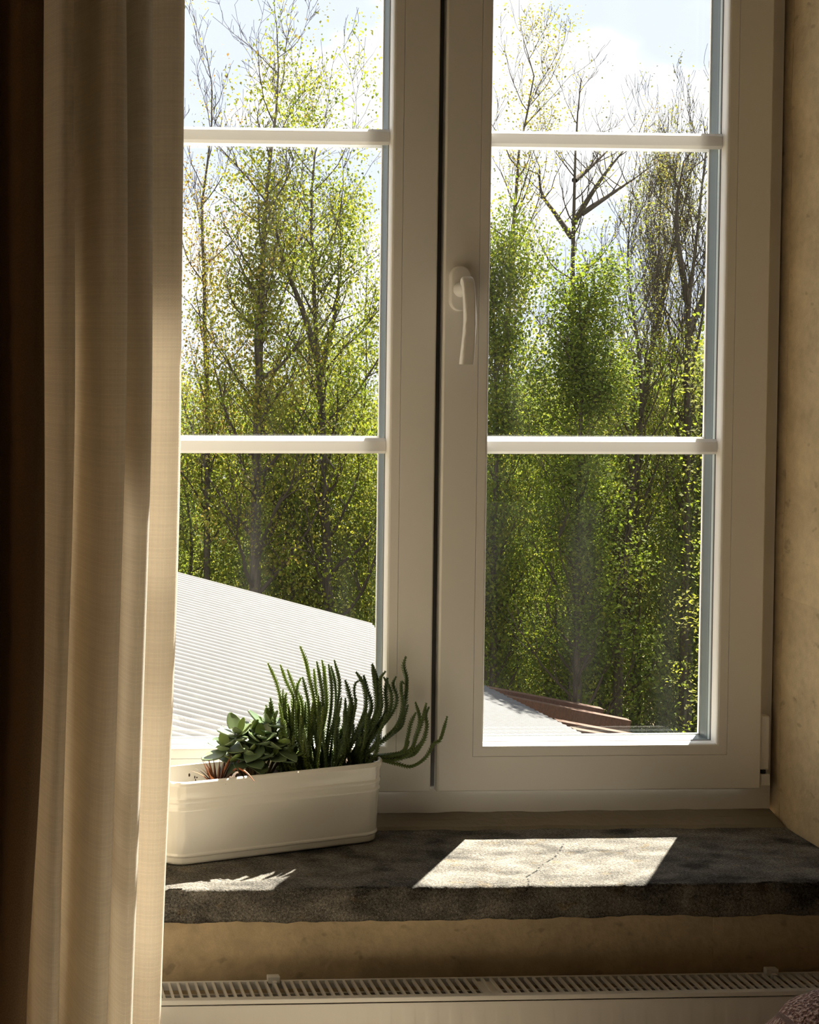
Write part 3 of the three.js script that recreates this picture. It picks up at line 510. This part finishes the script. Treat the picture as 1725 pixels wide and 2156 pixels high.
// ---------------------------------------------------------------- upholstered chair whose back peeps in
{
  const map = tex(512, 512, (u, v, i, j) => { const k = smooth(-0.25, 0.55, fbm(u * 60, v * 34, 3) + 0.2 * (hash(i, j) - 0.5)); return [lerp(0.5, 0.92, k), lerp(0.37, 0.84, k), lerp(0.35, 0.82, k)]; }, true, [3.2, 3.2]);
  const bump = tex(512, 512, (u, v) => 0.5 + 0.6 * fbm(u * 60, v * 34, 3), false, [3.2, 3.2]);
  const m = new THREE.MeshPhysicalMaterial({ name: 'chenille', map, bumpMap: bump, bumpScale: 0.012, roughness: 1, sheen: 0.6, sheenColor: lin(0.7, 0.6, 0.56), sheenRoughness: 0.6 });
  const wood = new THREE.MeshStandardMaterial({ name: 'chair_leg_wood', color: lin(0.12, 0.07, 0.04), roughness: 0.6 });
  const c = thing('armchair', 'mauve-brown fleecy upholstered chair with a rounded back by the radiator', 'chair', [1.265, 0, 1.0]);
  const puff = (w, h, d, r) => { const g = new RoundedBoxGeometry(w, h, d, 8, r), p = g.attributes.position, nn = g.attributes.normal; for (let i = 0; i < p.count; i++) { const k = 0.006 * N2(p.getX(i) * 14 + p.getZ(i) * 9, p.getY(i) * 14); p.setXYZ(i, p.getX(i) + nn.getX(i) * k, p.getY(i) + nn.getY(i) * k, p.getZ(i) + nn.getZ(i) * k); } return boxUV(g); };
  mesh('backrest', puff(0.7, 0.46, 0.19, 0.094).translate(0, 0.552, -0.235), m, c);
  mesh('seat', puff(0.66, 0.2, 0.6, 0.07).translate(0, 0.33, 0.1), m, c);
  for (const [x, z] of [[-0.27, -0.2], [0.27, -0.2], [-0.27, 0.33], [0.27, 0.33]]) mesh('leg', new THREE.CylinderGeometry(0.022, 0.014, 0.235, 14).translate(x, 0.1175, z), wood, c);
}

// ---------------------------------------------------------------- low daybed under the window, below the picture: its sunlit cover throws light up onto the window
{
  const cover = new THREE.MeshStandardMaterial({ name: 'daybed_cover', color: lin(0.48, 0.43, 0.35), roughness: 0.95 }), wood = new THREE.MeshStandardMaterial({ name: 'daybed_wood', color: lin(0.3, 0.19, 0.1), roughness: 0.6 });
  const d = thing('daybed', 'low daybed with a pale cover standing in the sun below the radiator', 'daybed', [-0.1, 0, 1.14]);
  mesh('mattress', new RoundedBoxGeometry(1.86, 0.24, 1.0, 4, 0.05).translate(0, 0.44, 0), cover, d);
  mesh('frame', box(-0.92, 0.92, 0.2, 0.319, -0.49, 0.49, 0.01), wood, d);
  for (const [x, z] of [[-0.88, -0.45], [0.88, -0.45], [-0.88, 0.45], [0.88, 0.45]]) mesh('leg', box(x - 0.03, x + 0.03, 0, 0.2, z - 0.03, z + 0.03), wood, d);
}

// ---------------------------------------------------------------- outside: ground, roofs
const groundAt = (x, z) => -5.6 - 0.075 * Math.max(0, -z - 12) + 0.25 * N2(x * 0.12, z * 0.12);
{
  const map = tex(512, 512, (u, v, i, j) => { const k = 0.26 + 0.12 * fbm(u * 12, v * 12, 4) + 0.08 * hash(i, j), g = smooth(-0.2, 0.3, fbm(u * 9 + 4, v * 9, 3)); return [k * lerp(1, 0.8, g), k * lerp(0.82, 1.0, g), k * lerp(0.58, 0.42, g)]; }, true, [0.2, 0.2]);
  const g = new THREE.PlaneGeometry(110, 75, 60, 44).rotateX(-Math.PI / 2).translate(6, 0, -37), p = g.attributes.position;
  for (let i = 0; i < p.count; i++) p.setY(i, groundAt(p.getX(i), p.getZ(i)));
  g.computeVertexNormals();
  tag(mesh('ground', boxUV(g), new THREE.MeshStandardMaterial({ name: 'wood_floor_litter', map, roughness: 1 })), 'leaf-littered ground falling away below the wood', 'ground', null, 'structure');
}
const zincMap = tex(512, 512, (u, v, i, j) => { const k = 0.86 + 0.05 * fbm(u * 18, v * 18, 4) + 0.03 * (hash(i, j) - 0.5); return [k, k * 0.995, k * 0.985]; }, true, [0.6, 0.6]);
M.zinc = new THREE.MeshPhysicalMaterial({ name: 'corrugated_steel', map: zincMap, color: lin(0.128, 0.13, 0.137), roughness: 0.75, specularIntensity: 0.35 });
const timberMap = tex(256, 512, (u, v, i, j) => { const k = 0.36 + 0.1 * fbm(u * 30, v * 2.5, 4) + 0.05 * hash(i, j >> 3); return [k * 0.76, k * 0.5, k * 0.34]; }, true, [2, 2]);
M.timber = new THREE.MeshStandardMaterial({ name: 'brown_timber', map: timberMap, roughness: 0.85 });
function corrugated(yAt, z0, z1, xl, xr, pitch, amp) {  // ridges run along x, the waves follow z
  const waves = Math.round(Math.abs(z1 - z0) / pitch), n = waves * 8, pos = [], idx = [], uv = [], thick = 0.003;
  for (const dn of [0, thick]) for (let i = 0; i <= n; i++) {
    const z = lerp(z0, z1, i / n), w = amp * Math.cos(i / 8 * 2 * Math.PI), a = xl(z), b = xr(z);
    for (let k = 0; k <= 6; k++) { const x = lerp(a, b, k / 6); pos.push(x, yAt(x) + w - dn, z); uv.push(x, z); }
  }
  const sheet = (n + 1) * 7;
  for (let s = 0; s < 2; s++) for (let i = 0; i < n; i++) for (let k = 0; k < 6; k++) { const a = s * sheet + i * 7 + k, b = a + 7; s ? idx.push(a, b, a + 1, a + 1, b, b + 1) : idx.push(a, a + 1, b, a + 1, b + 1, b); }
  for (let i = 0; i < n; i++) for (const k of [0, 6]) { const a = i * 7 + k, b = a + 7; idx.push(a, b, a + sheet, b, b + sheet, a + sheet); }
  const g = new THREE.BufferGeometry(); g.setAttribute('position', new THREE.Float32BufferAttribute(pos, 3)); g.setAttribute('uv', new THREE.Float32BufferAttribute(uv, 2)); g.setIndex(idx); g.computeVertexNormals();
  return g;
}
{
  const yA = (x) => 0.41 - 0.264 * (x - 0.654), zf = EYE.z - 7.78, zn = EYE.z - 4.15;
  const a = thing('outbuilding', 'outbuilding with a bright corrugated metal roof just outside the window', 'building', [0, 0, 0]);
  mesh('corrugated_roof', corrugated(yA, zn, zf, () => -3, (z) => lerp(1.6, 2.045, (z - zn) / (zf - zn)), 0.076, 0.0145), M.zinc, a);
  const wallShape = new THREE.Shape([[-2.9, -5.6], [1.2, -5.6], [1.2, yA(1.2) - 0.14], [-2.9, yA(-2.9) - 0.14]].map((p) => new THREE.Vector2(...p)));
  mesh('outer_wall', boxUV(new THREE.ExtrudeGeometry(wallShape, { depth: zn - zf - 0.3, bevelEnabled: false }).translate(0, 0, zf + 0.15)), M.facade, a);
  for (let i = 0; i < 4; i++) { const x = -2.4 + i * 1.15; mesh('purlin', boxUV(box(x - 0.03, x + 0.03, yA(x) - 0.12, yA(x) - 0.016, zf + 0.05, zn - 0.05)), M.timber, a); }
}
{
  const b = thing('shed', 'lower shed with an unfinished metal roof and bare brown rafters before the wood', 'building', [0, 0, 0]);
  const P0 = at(1130, 1498, 15.6), yB = (x) => P0.y - 0.215 * (x - P0.x);
  const onB = (px, py) => { const r = rayTo(px, py), k = (yB(0) - EYE.y + 0.215 * 0) / (r.y + 0.215 * r.x); return EYE.clone().addScaledVector(r, k); };
  const e0 = onB(905, 1386), e1 = onB(1560, 1710);
  mesh('corrugated_roof', corrugated(yB, e1.z, e0.z, (z) => 0.2, (z) => lerp(e1.x, e0.x, (z - e1.z) / (e0.z - e1.z)), 0.076, 0.009), M.zinc, b);
  const beams = [[[1026, 1446], [1266, 1491], 0, 0.1], [[1062, 1464], [1321, 1515], 0, 0.22], [[1168, 1515], [1400, 1558], 0, 0.16], [[1202, 1532], [1450, 1578], 0, 0.15], [[1240, 1551], [1490, 1598], 0, 0.14]];
  for (const [p, q, , h] of beams) {
    const d = EYE.z - onB(p[0], p[1] + 3).z + 0.06, A = at(...p, d), B = at(...q, d), L = A.distanceTo(B), m = mesh('rafter', boxUV(new THREE.BoxGeometry(L, h, 0.11)), M.timber, b);
    const dir = B.clone().sub(A).normalize(); m.position.copy(A).lerp(B, 0.5).add(V(0, -h / 2, 0)); m.quaternion.setFromUnitVectors(V(1, 0, 0), dir);
  }
  mesh('outer_wall', boxUV(box(1.2, 5.2, -8.2, -3.4, e0.z + 1.2, e1.z - 0.4)), M.timber, b);
}

// ---------------------------------------------------------------- trees
seed(3);
const barkMap = tex(256, 256, (u, v, i, j) => { const k = 0.3 + 0.13 * fbm(u * 10, v * 3, 4) + 0.07 * (hash(i, j) - 0.5); return [k, k * 0.9, k * 0.78]; }, true, [3, 0.8]);
M.bark = new THREE.MeshStandardMaterial({ name: 'bark', map: barkMap, roughness: 0.95 });
M.twig = new THREE.MeshStandardMaterial({ name: 'twig_bark', color: lin(0.055, 0.042, 0.03), roughness: 0.95 });
const leafMat = new THREE.MeshPhysicalMaterial({ name: 'spring_leaf', color: lin(1, 1, 1), roughness: 0.95, transmission: 0.58, thickness: 0, specularIntensity: 0.3 });
function spray(n, sx, sy, len, droop) {               // a few leaves of one twig end
  const pos = [], idx = [];
  for (let i = 0; i < n; i++) {
    const c = V(rr(-sx, sx), rr(-sy, sy), rr(-sx, sx)), e = new THREE.Euler(rr(-0.9, 0.9), rr(0, 6.28), rr(-0.9, 0.9) - droop), l = len * rr(0.7, 1.25), w = l * 0.36, q = pos.length / 3;
    for (const v of [[0, 0, 0], [l * 0.42, 0.12 * l, w], [l, 0, 0], [l * 0.42, 0.12 * l, -w]]) { const t = V(...v).applyEuler(e).add(c); pos.push(t.x, t.y, t.z); }
    idx.push(q, q + 1, q + 2, q, q + 2, q + 3);
  }
  const g = new THREE.BufferGeometry(); g.setAttribute('position', new THREE.Float32BufferAttribute(pos, 3)); g.setIndex(idx);
  const f = g.toNonIndexed(); f.computeVertexNormals(); return f;
}
seed(21);
const SPRAYS = { loose: spray(14, 0.12, 0.24, 0.044, 0.9), dense: spray(22, 0.18, 0.18, 0.044, 0.3), bud: spray(7, 0.1, 0.14, 0.034, 0.2) };
const TINT = { fresh: [[0.222, 0.244, 0.0222], [0.163, 0.207, 0.0178], [0.266, 0.266, 0.0296]], green: [[0.148, 0.204, 0.0178], [0.192, 0.237, 0.0207], [0.0962, 0.141, 0.0148]], yellow: [[0.311, 0.274, 0.0444], [0.252, 0.237, 0.0333], [0.333, 0.252, 0.0518]], rust: [[0.311, 0.178, 0.0407], [0.237, 0.141, 0.0333], [0.296, 0.237, 0.0407]], dull: [[0.163, 0.163, 0.037], [0.207, 0.207, 0.0444], [0.126, 0.137, 0.0333]] };
// o: base/path in world points, radii, branches {n, t0, t1, len, rise}, twigs per branch, leaf {spray, tint, per, from}
seed(64); const CL = createNoise3D(rnd);
function growTree(name, o) {
  seed(o.seed);
  const root = thing(name, o.label, 'tree', o.path[0].toArray(), o.group), O = o.path[0], trunk = tubes(), limbs = tubes(), spots = [];
  const curve = new THREE.CatmullRomCurve3(o.path.map((p) => p.clone().sub(O))), nT = 22, T = curve.getSpacedPoints(nT), tall = T[nT].y;
  const rad = (t) => lerp(o.r0, o.r1 * 0.4, Math.pow(t, 0.85));
  trunk.add(T, T.map((_, i) => rad(i / nT)), 8);
  const limb = (p, dir, len, r, depth) => {
    const n = depth === 0 ? 7 : depth === 1 ? 5 : 3, P = [p.clone()], d = dir.clone();
    for (let i = 0; i < n; i++) { d.add(V(rr(-0.22, 0.22), rr(-0.14, 0.2) + (o.up ?? 0.1) - (depth ? (o.droop ?? 0) : 0), rr(-0.22, 0.22))).normalize(); P.push(P[i].clone().addScaledVector(d, len / n)); }
    limbs.add(P, P.map((_, i) => Math.max(0.0028, r * (1 - 0.8 * i / n))), depth === 0 ? 5 : depth === 1 ? 4 : 3, false);
    const kids = depth === 0 ? (o.twigs ?? 7) : depth === 1 ? (o.fine ?? 3) : 0;
    for (let k = 0; k < kids; k++) { const i = 1 + Math.floor(rnd() * (n - 0.01)), q = P[Math.min(i, n)], e = V(rr(-1, 1), rr(-0.3, 0.8), rr(-1, 1)).normalize().multiplyScalar(0.75).add(d).normalize(); limb(q, e, len * rr(0.28, 0.5), r * 0.42, depth + 1); }
    if (depth >= 1 || kids === 0) for (let i = 1; i <= n; i++) spots.push(P[i]);
  };
  const b = o.branches, nb = b.n;
  for (let i = 0; i < nb; i++) {
    const t = lerp(b.t0, b.t1 ?? 0.99, (i + rnd()) / nb), p = curve.getPointAt(t), a = i * 2.399 + rr(-0.5, 0.5), rise = b.rise ?? 0.9;
    limb(p, V(Math.cos(a), rise * rr(0.6, 1.4), Math.sin(a)).normalize(), b.len * lerp(1, b.topLen ?? 0.45, t) * rr(0.65, 1.25), rad(t) * 0.36 + 0.003, 0);
  }
  (o.limbs ?? []).forEach((pts) => { const c = new THREE.CatmullRomCurve3(pts.map((p) => p.clone().sub(O))), n = 10, P = c.getSpacedPoints(n), r = (o.limbR ?? o.r0 * 0.45); trunk.add(P, P.map((_, i) => r * (1 - 0.8 * i / n)), 6); for (let k = 2; k <= n; k += 1) limb(P[k], V(rr(-1, 1), rr(0.2, 1), rr(-1, 1)).normalize(), b.len * rr(0.3, 0.6), r * 0.22, 1); });
  mesh('trunk', trunk.build(), M.bark, root);
  if (!limbs.empty) mesh('branches', limbs.build(), M.twig, root);
  if (o.leaf) {
    const l = o.leaf, list = [];
    for (const s of spots) { if (CL(s.x * 1.1 + O.x, s.y * 1.1, s.z * 1.1 + O.z) < (l.gap ?? -0.3)) continue; const f = typeof l.per === 'function' ? l.per((s.y) / tall, s.y + O.y) : l.per; let n = Math.floor(f) + (rnd() < f % 1 ? 1 : 0); while (n--) list.push(s); }
    if (list.length) {
      const im = new THREE.InstancedMesh(SPRAYS[l.spray], leafMat, list.length), mtx = new THREE.Matrix4(), q = new THREE.Quaternion(), e = new THREE.Euler(), c = new THREE.Color(), sp = l.spread ?? 0.22;
      list.forEach((s, i) => {
        q.setFromEuler(e.set(rr(-0.5, 0.5), rr(0, 6.28), rr(-0.5, 0.5))); const k = rr(0.75, 1.3) * (l.size ?? 1);
        mtx.compose(V(s.x + rr(-sp, sp), s.y + rr(-sp, sp) - (l.hang ?? 0) * rnd(), s.z + rr(-sp, sp)), q, V(k, k, k)); im.setMatrixAt(i, mtx);
        const tn = TINT[l.tint2 && rnd() < (l.mix ?? 0.3) ? l.tint2 : l.tint], w = tn[Math.floor(rnd() * tn.length)], br = rr(0.75, 1.2); im.setColorAt(i, c.setRGB(w[0] * br, w[1] * br, w[2] * br));
      });
      im.name = 'foliage'; im.userData.kind = 'stuff'; im.castShadow = im.receiveShadow = true; root.add(im);
    }
  }
  root.userData.tall = tall;
  return root;
}
const path = (d, pts) => { const P = pts.map(([x, y, dd]) => at(x, y, dd ?? d)), a = P[0]; return [V(a.x + 0.05, groundAt(a.x, a.z) - 0.15, a.z), ...P]; };
const G1 = 'tall trees standing out of the wood';
growTree('birch_tree', { label: 'slender tree with a bare twiggy top and rust-brown leaves, seen next to the curtain', seed: 101, path: path(21, [[436, 1100], [437, 860], [431, 700], [430, 560], [424, 450], [441, 310], [448, 200], [432, 95]]), r0: 0.085, r1: 0.012, branches: { n: 24, t0: 0.42, len: 1.7, rise: 1.1 }, twigs: 6, fine: 3, leaf: { spray: 'bud', tint: 'rust', tint2: 'yellow', per: (t) => t > 0.86 ? 0.05 : t > 0.55 ? 0.62 : 0.5, size: 1.1 } });
growTree('birch_tree', { label: 'tall straight tree with a thick trunk and drooping fresh leaves behind the metal roof', seed: 102, path: path(20, [[537, 1230], [540, 960], [545, 800], [550, 650], [558, 450], [573, 300], [586, 190], [583, 60]]), r0: 0.13, r1: 0.014, branches: { n: 36, t0: 0.36, len: 2.0, rise: 1.0 }, twigs: 7, fine: 3, droop: 0.1, limbs: [[at(545, 800, 20), at(590, 770, 19.8), at(640, 710, 19.6)], [at(552, 640, 20), at(520, 590, 20), at(500, 540, 20)]], limbR: 0.035, leaf: { spray: 'loose', tint: 'fresh', tint2: 'yellow', mix: 0.35, per: (t) => t > 0.86 ? 0.08 : t > 0.78 ? 0.55 : t > 0.6 ? 0.9 : 0.5, hang: 0.3, gap: -0.12 } });
growTree('birch_tree', { label: 'tall forked tree with light drooping foliage beside the window mullion', seed: 103, path: path(20.5, [[692, 1260], [684, 1050], [678, 880], [668, 750], [660, 580], [656, 460], [664, 320], [690, 250]]), r0: 0.12, r1: 0.015, branches: { n: 34, t0: 0.36, len: 2.0, rise: 0.9, topLen: 0.7 }, twigs: 7, fine: 3, droop: 0.14, limbs: [[at(670, 760, 20.5), at(640, 660, 20.2), at(602, 560, 20.1), at(572, 450, 20)], [at(672, 790, 20.5), at(700, 690, 20.8), at(720, 560, 21)]], limbR: 0.05, leaf: { spray: 'loose', tint: 'fresh', tint2: 'green', mix: 0.3, per: (t) => t > 0.93 ? 0.5 : t > 0.6 ? 0.95 : 0.5, hang: 0.35, gap: -0.12 } });
growTree('young_birch', { label: 'thin pale-leaved sapling between the straight tree and the forked tree', seed: 104, path: path(24, [[640, 960], [637, 820], [640, 700], [634, 560], [640, 470]]), r0: 0.045, r1: 0.01, branches: { n: 18, t0: 0.4, len: 1.3, rise: 1.1 }, twigs: 5, fine: 2, leaf: { spray: 'bud', tint: 'yellow', per: 0.5 } });
growTree('young_birch', { label: 'leafy young tree rising beside the mullion behind the forked tree', seed: 105, path: path(23, [[768, 1100], [765, 900], [772, 760], [770, 640], [776, 540]]), r0: 0.055, r1: 0.012, branches: { n: 24, t0: 0.35, len: 1.8, rise: 1.0 }, twigs: 6, fine: 3, leaf: { spray: 'loose', tint: 'fresh', per: (t) => t > 0.9 ? 0.35 : 0.8, hang: 0.2 } });
growTree('budding_tree', { label: 'tall tree with yellowish buds on its open top beside the window handle', seed: 106, path: path(21, [[1062, 900], [1072, 640], [1076, 540], [1086, 420], [1093, 320], [1110, 240], [1128, 190], [1102, 80]]), r0: 0.1, r1: 0.012, branches: { n: 30, t0: 0.42, len: 2.0, rise: 1.2 }, twigs: 6, fine: 3, leaf: { spray: 'bud', tint: 'yellow', tint2: 'fresh', mix: 0.25, per: (t) => t > 0.8 ? 0.5 : t > 0.55 ? 0.28 : 0.6 } });
growTree('bare_tree', { label: 'tall dark tree with bare limbs spreading above the bushy green tree', seed: 107, path: path(22, [[1207, 900], [1206, 640], [1206, 560], [1209, 440], [1212, 320], [1219, 210], [1224, 165]]), r0: 0.12, r1: 0.015, branches: { n: 20, t0: 0.55, len: 1.5, rise: 0.8 }, twigs: 6, fine: 2, limbs: [[at(1208, 470, 22), at(1235, 425, 21.8), at(1275, 365, 21.5), at(1315, 315, 21.3)], [at(1205, 500, 22), at(1170, 450, 22.2), at(1140, 405, 22.4), at(1136, 350, 22.4)], [at(1225, 450, 22), at(1285, 410, 22), at(1345, 370, 22)], [at(1210, 380, 22), at(1245, 350, 22.3), at(1285, 312, 22.5)]], limbR: 0.045, leaf: { spray: 'bud', tint: 'dull', per: 0.07 } });
growTree('bushy_tree', { label: 'bushy rich green tree in full leaf in front of the bare spreading limbs', seed: 108, path: path(18.5, [[1216, 1330], [1218, 1050], [1223, 900], [1226, 760], [1220, 640], [1215, 575]]), r0: 0.085, r1: 0.02, branches: { n: 46, t0: 0.3, len: 1.5, rise: 0.8, topLen: 0.32 }, twigs: 7, fine: 3, leaf: { spray: 'dense', tint: 'green', tint2: 'fresh', mix: 0.2, per: (t) => t > 0.6 ? 0.6 : 0.45, gap: -0.05 } });
growTree('leafy_tree', { label: 'upright tree in bright green leaf right beside the handle stile', seed: 109, path: path(19.5, [[1040, 1200], [1046, 900], [1042, 720], [1036, 600], [1030, 520]]), r0: 0.075, r1: 0.02, branches: { n: 34, t0: 0.3, len: 1.5, rise: 1.0 }, twigs: 7, fine: 3, leaf: { spray: 'loose', tint: 'green', tint2: 'fresh', mix: 0.5, per: 0.95, hang: 0.25 } });
growTree('twiggy_tree', { label: 'many-branched dark tree with thin leaf in the thicket by the outer stile', seed: 110, path: path(22, [[1345, 1000], [1362, 800], [1385, 680], [1402, 580], [1430, 470], [1452, 380]]), r0: 0.1, r1: 0.015, branches: { n: 40, t0: 0.42, len: 2.2, rise: 1.5 }, twigs: 8, fine: 4, up: 0.22, leaf: { spray: 'bud', tint: 'dull', tint2: 'yellow', per: 0.16 } });
growTree('twiggy_tree', { label: 'stout dark trunk with bare upswept branches closest to the outer stile', seed: 111, path: path(21, [[1446, 1050], [1447, 850], [1450, 650], [1468, 500], [1478, 400], [1486, 320]]), r0: 0.12, r1: 0.02, branches: { n: 36, t0: 0.45, len: 2.2, rise: 1.6 }, twigs: 8, fine: 4, up: 0.22, limbs: [[at(1450, 640, 21), at(1432, 540, 21), at(1425, 440, 21), at(1440, 340, 21)], [at(1449, 700, 21), at(1490, 600, 21), at(1510, 480, 21)]], limbR: 0.05, leaf: { spray: 'bud', tint: 'dull', per: 0.1 } });
growTree('twiggy_tree', { label: 'slim leaning tree with pale new leaf between the bushy tree and the thicket', seed: 112, path: path(20, [[1300, 1480], [1312, 1250], [1330, 1050], [1352, 850], [1340, 700], [1322, 560], [1330, 420]]), r0: 0.095, r1: 0.012, branches: { n: 36, t0: 0.35, len: 1.8, rise: 1.2 }, twigs: 7, fine: 3, up: 0.14, leaf: { spray: 'bud', tint: 'fresh', tint2: 'dull', mix: 0.5, per: (t) => t > 0.75 ? 0.18 : 0.45 } });
growTree('twiggy_tree', { label: 'airy dark-twigged tree at the back of the thicket', seed: 113, path: path(25, [[1400, 1000], [1392, 760], [1386, 560], [1392, 420], [1388, 330]]), r0: 0.09, r1: 0.012, branches: { n: 44, t0: 0.45, len: 2.4, rise: 1.5 }, twigs: 8, fine: 4, up: 0.2, leaf: { spray: 'bud', tint: 'dull', tint2: 'rust', per: 0.14 } });

for (const [k, x, z] of [[0, -1.2, -20.5], [1, -4.4, -22], [2, 13.6, -21]]) growTree('birch_tree', { label: ['tall light-leaved tree at the end of the outbuilding roof', 'tall light-leaved tree far along the wood past the outbuilding', 'tall light-leaved tree in the wood beyond the window jamb'][k], seed: 140 + k, path: [V(x, groundAt(x, z) - 0.15, z), V(x + 0.1, -2, z), V(x - 0.2, 1.5, z), V(x + 0.1, 4.6, z)], r0: 0.11, r1: 0.014, branches: { n: 30, t0: 0.38, len: 1.9, rise: 1.0 }, twigs: 6, fine: 3, droop: 0.1, leaf: { spray: 'loose', tint: 'fresh', tint2: 'yellow', per: (t) => t > 0.9 ? 0.2 : 0.7, hang: 0.3, gap: -0.12 } });

// the undergrowth: young trees in leaf from the ground up, copied from a few grown kinds
const G2 = 'young trees massed in the undergrowth of the wood', LB = 'young tree in fresh yellow-green leaf massed in the undergrowth of the wood';
const kinds = [];
for (let k = 0; k < 6; k++) {
  const x = 6 + k, z = -20 - k, y = groundAt(x, z), h = [6.4, 5.6, 6.9, 5.2, 6.0, 5.0][k];
  kinds.push(growTree('young_tree', { label: LB, group: G2, seed: 300 + k, path: [V(x, y, z), V(x + 0.1, y + h * 0.4, z), V(x + 0.25 * Math.sin(k), y + h * 0.75, z + 0.1), V(x + 0.2, y + h, z)], r0: 0.07, r1: 0.012, branches: { n: 38, t0: 0.06, len: 1.0, rise: 0.5, topLen: 0.45 }, twigs: 6, fine: 2, leaf: { spray: k % 2 ? 'loose' : 'dense', tint: k === 3 ? 'green' : 'fresh', tint2: k % 3 ? 'green' : 'dull', mix: 0.35, per: k % 2 ? 1.0 : 0.7, spread: 0.62 } }));
}
seed(900);
const spotsU = [];
for (const [dist, n, x0, x1] of [[17.5, 3, 8.4, 11.6], [21.5, 10, 1, 13], [24, 9, 1, 15], [28, 9, 1, 18], [33, 10, 1, 21], [39, 9, 2, 25], [22.5, 7, -7, 0.6], [29, 7, -9, 0.6], [23, 4, 14, 19], [30, 4, 18.5, 24]]) for (let i = 0; i < n; i++) spotsU.push([lerp(x0, x1, (i + rr(0.15, 0.85)) / n), EYE.z - dist - rr(-0.8, 0.8), dist]);
spotsU.forEach(([x, z, dist], i) => {
  const k = i % 6;
  let t;
  const zone = x / dist < 0.045 ? 'along the wood past the outbuilding' : x / dist > 0.6 ? 'along the wood beyond the window jamb' : x / dist < 0.29 ? 'behind the bright metal roof' : dist < 26 ? 'just beyond the shed rafters' : 'deep in the wood past the shed', look = ['dense yellow-green', 'loose pale green', 'tall dense yellow-green', 'loose deep green', 'dense olive-tinged', 'small loose green'][k];
  if (i < 6) t = kinds[i]; else { t = kinds[k].clone(); t.name = numbered('young_tree'); scene.add(t); }
  const y = groundAt(x, z), topPx = 905 - 120 * smooth(0.35, 0.55, x / dist) + rr(-45, 45), want = EYE.y - (topPx - 679) / FOCAL * dist - y;
  t.userData.label = look + ' young tree in the undergrowth ' + zone; t.userData.group = look + ' undergrowth ' + zone;
  t.position.set(x, y - 0.1, z); t.rotation.y = rr(0, 6.28); const s = want / kinds[k].userData.tall; t.scale.set(clamp(s * rr(0.9, 1.1), 0.8, 1.5), s, clamp(s * rr(0.9, 1.1), 0.8, 1.5));
});
for (const o of scene.children) delete o.userData.tall;

renderer.render(scene, camera);
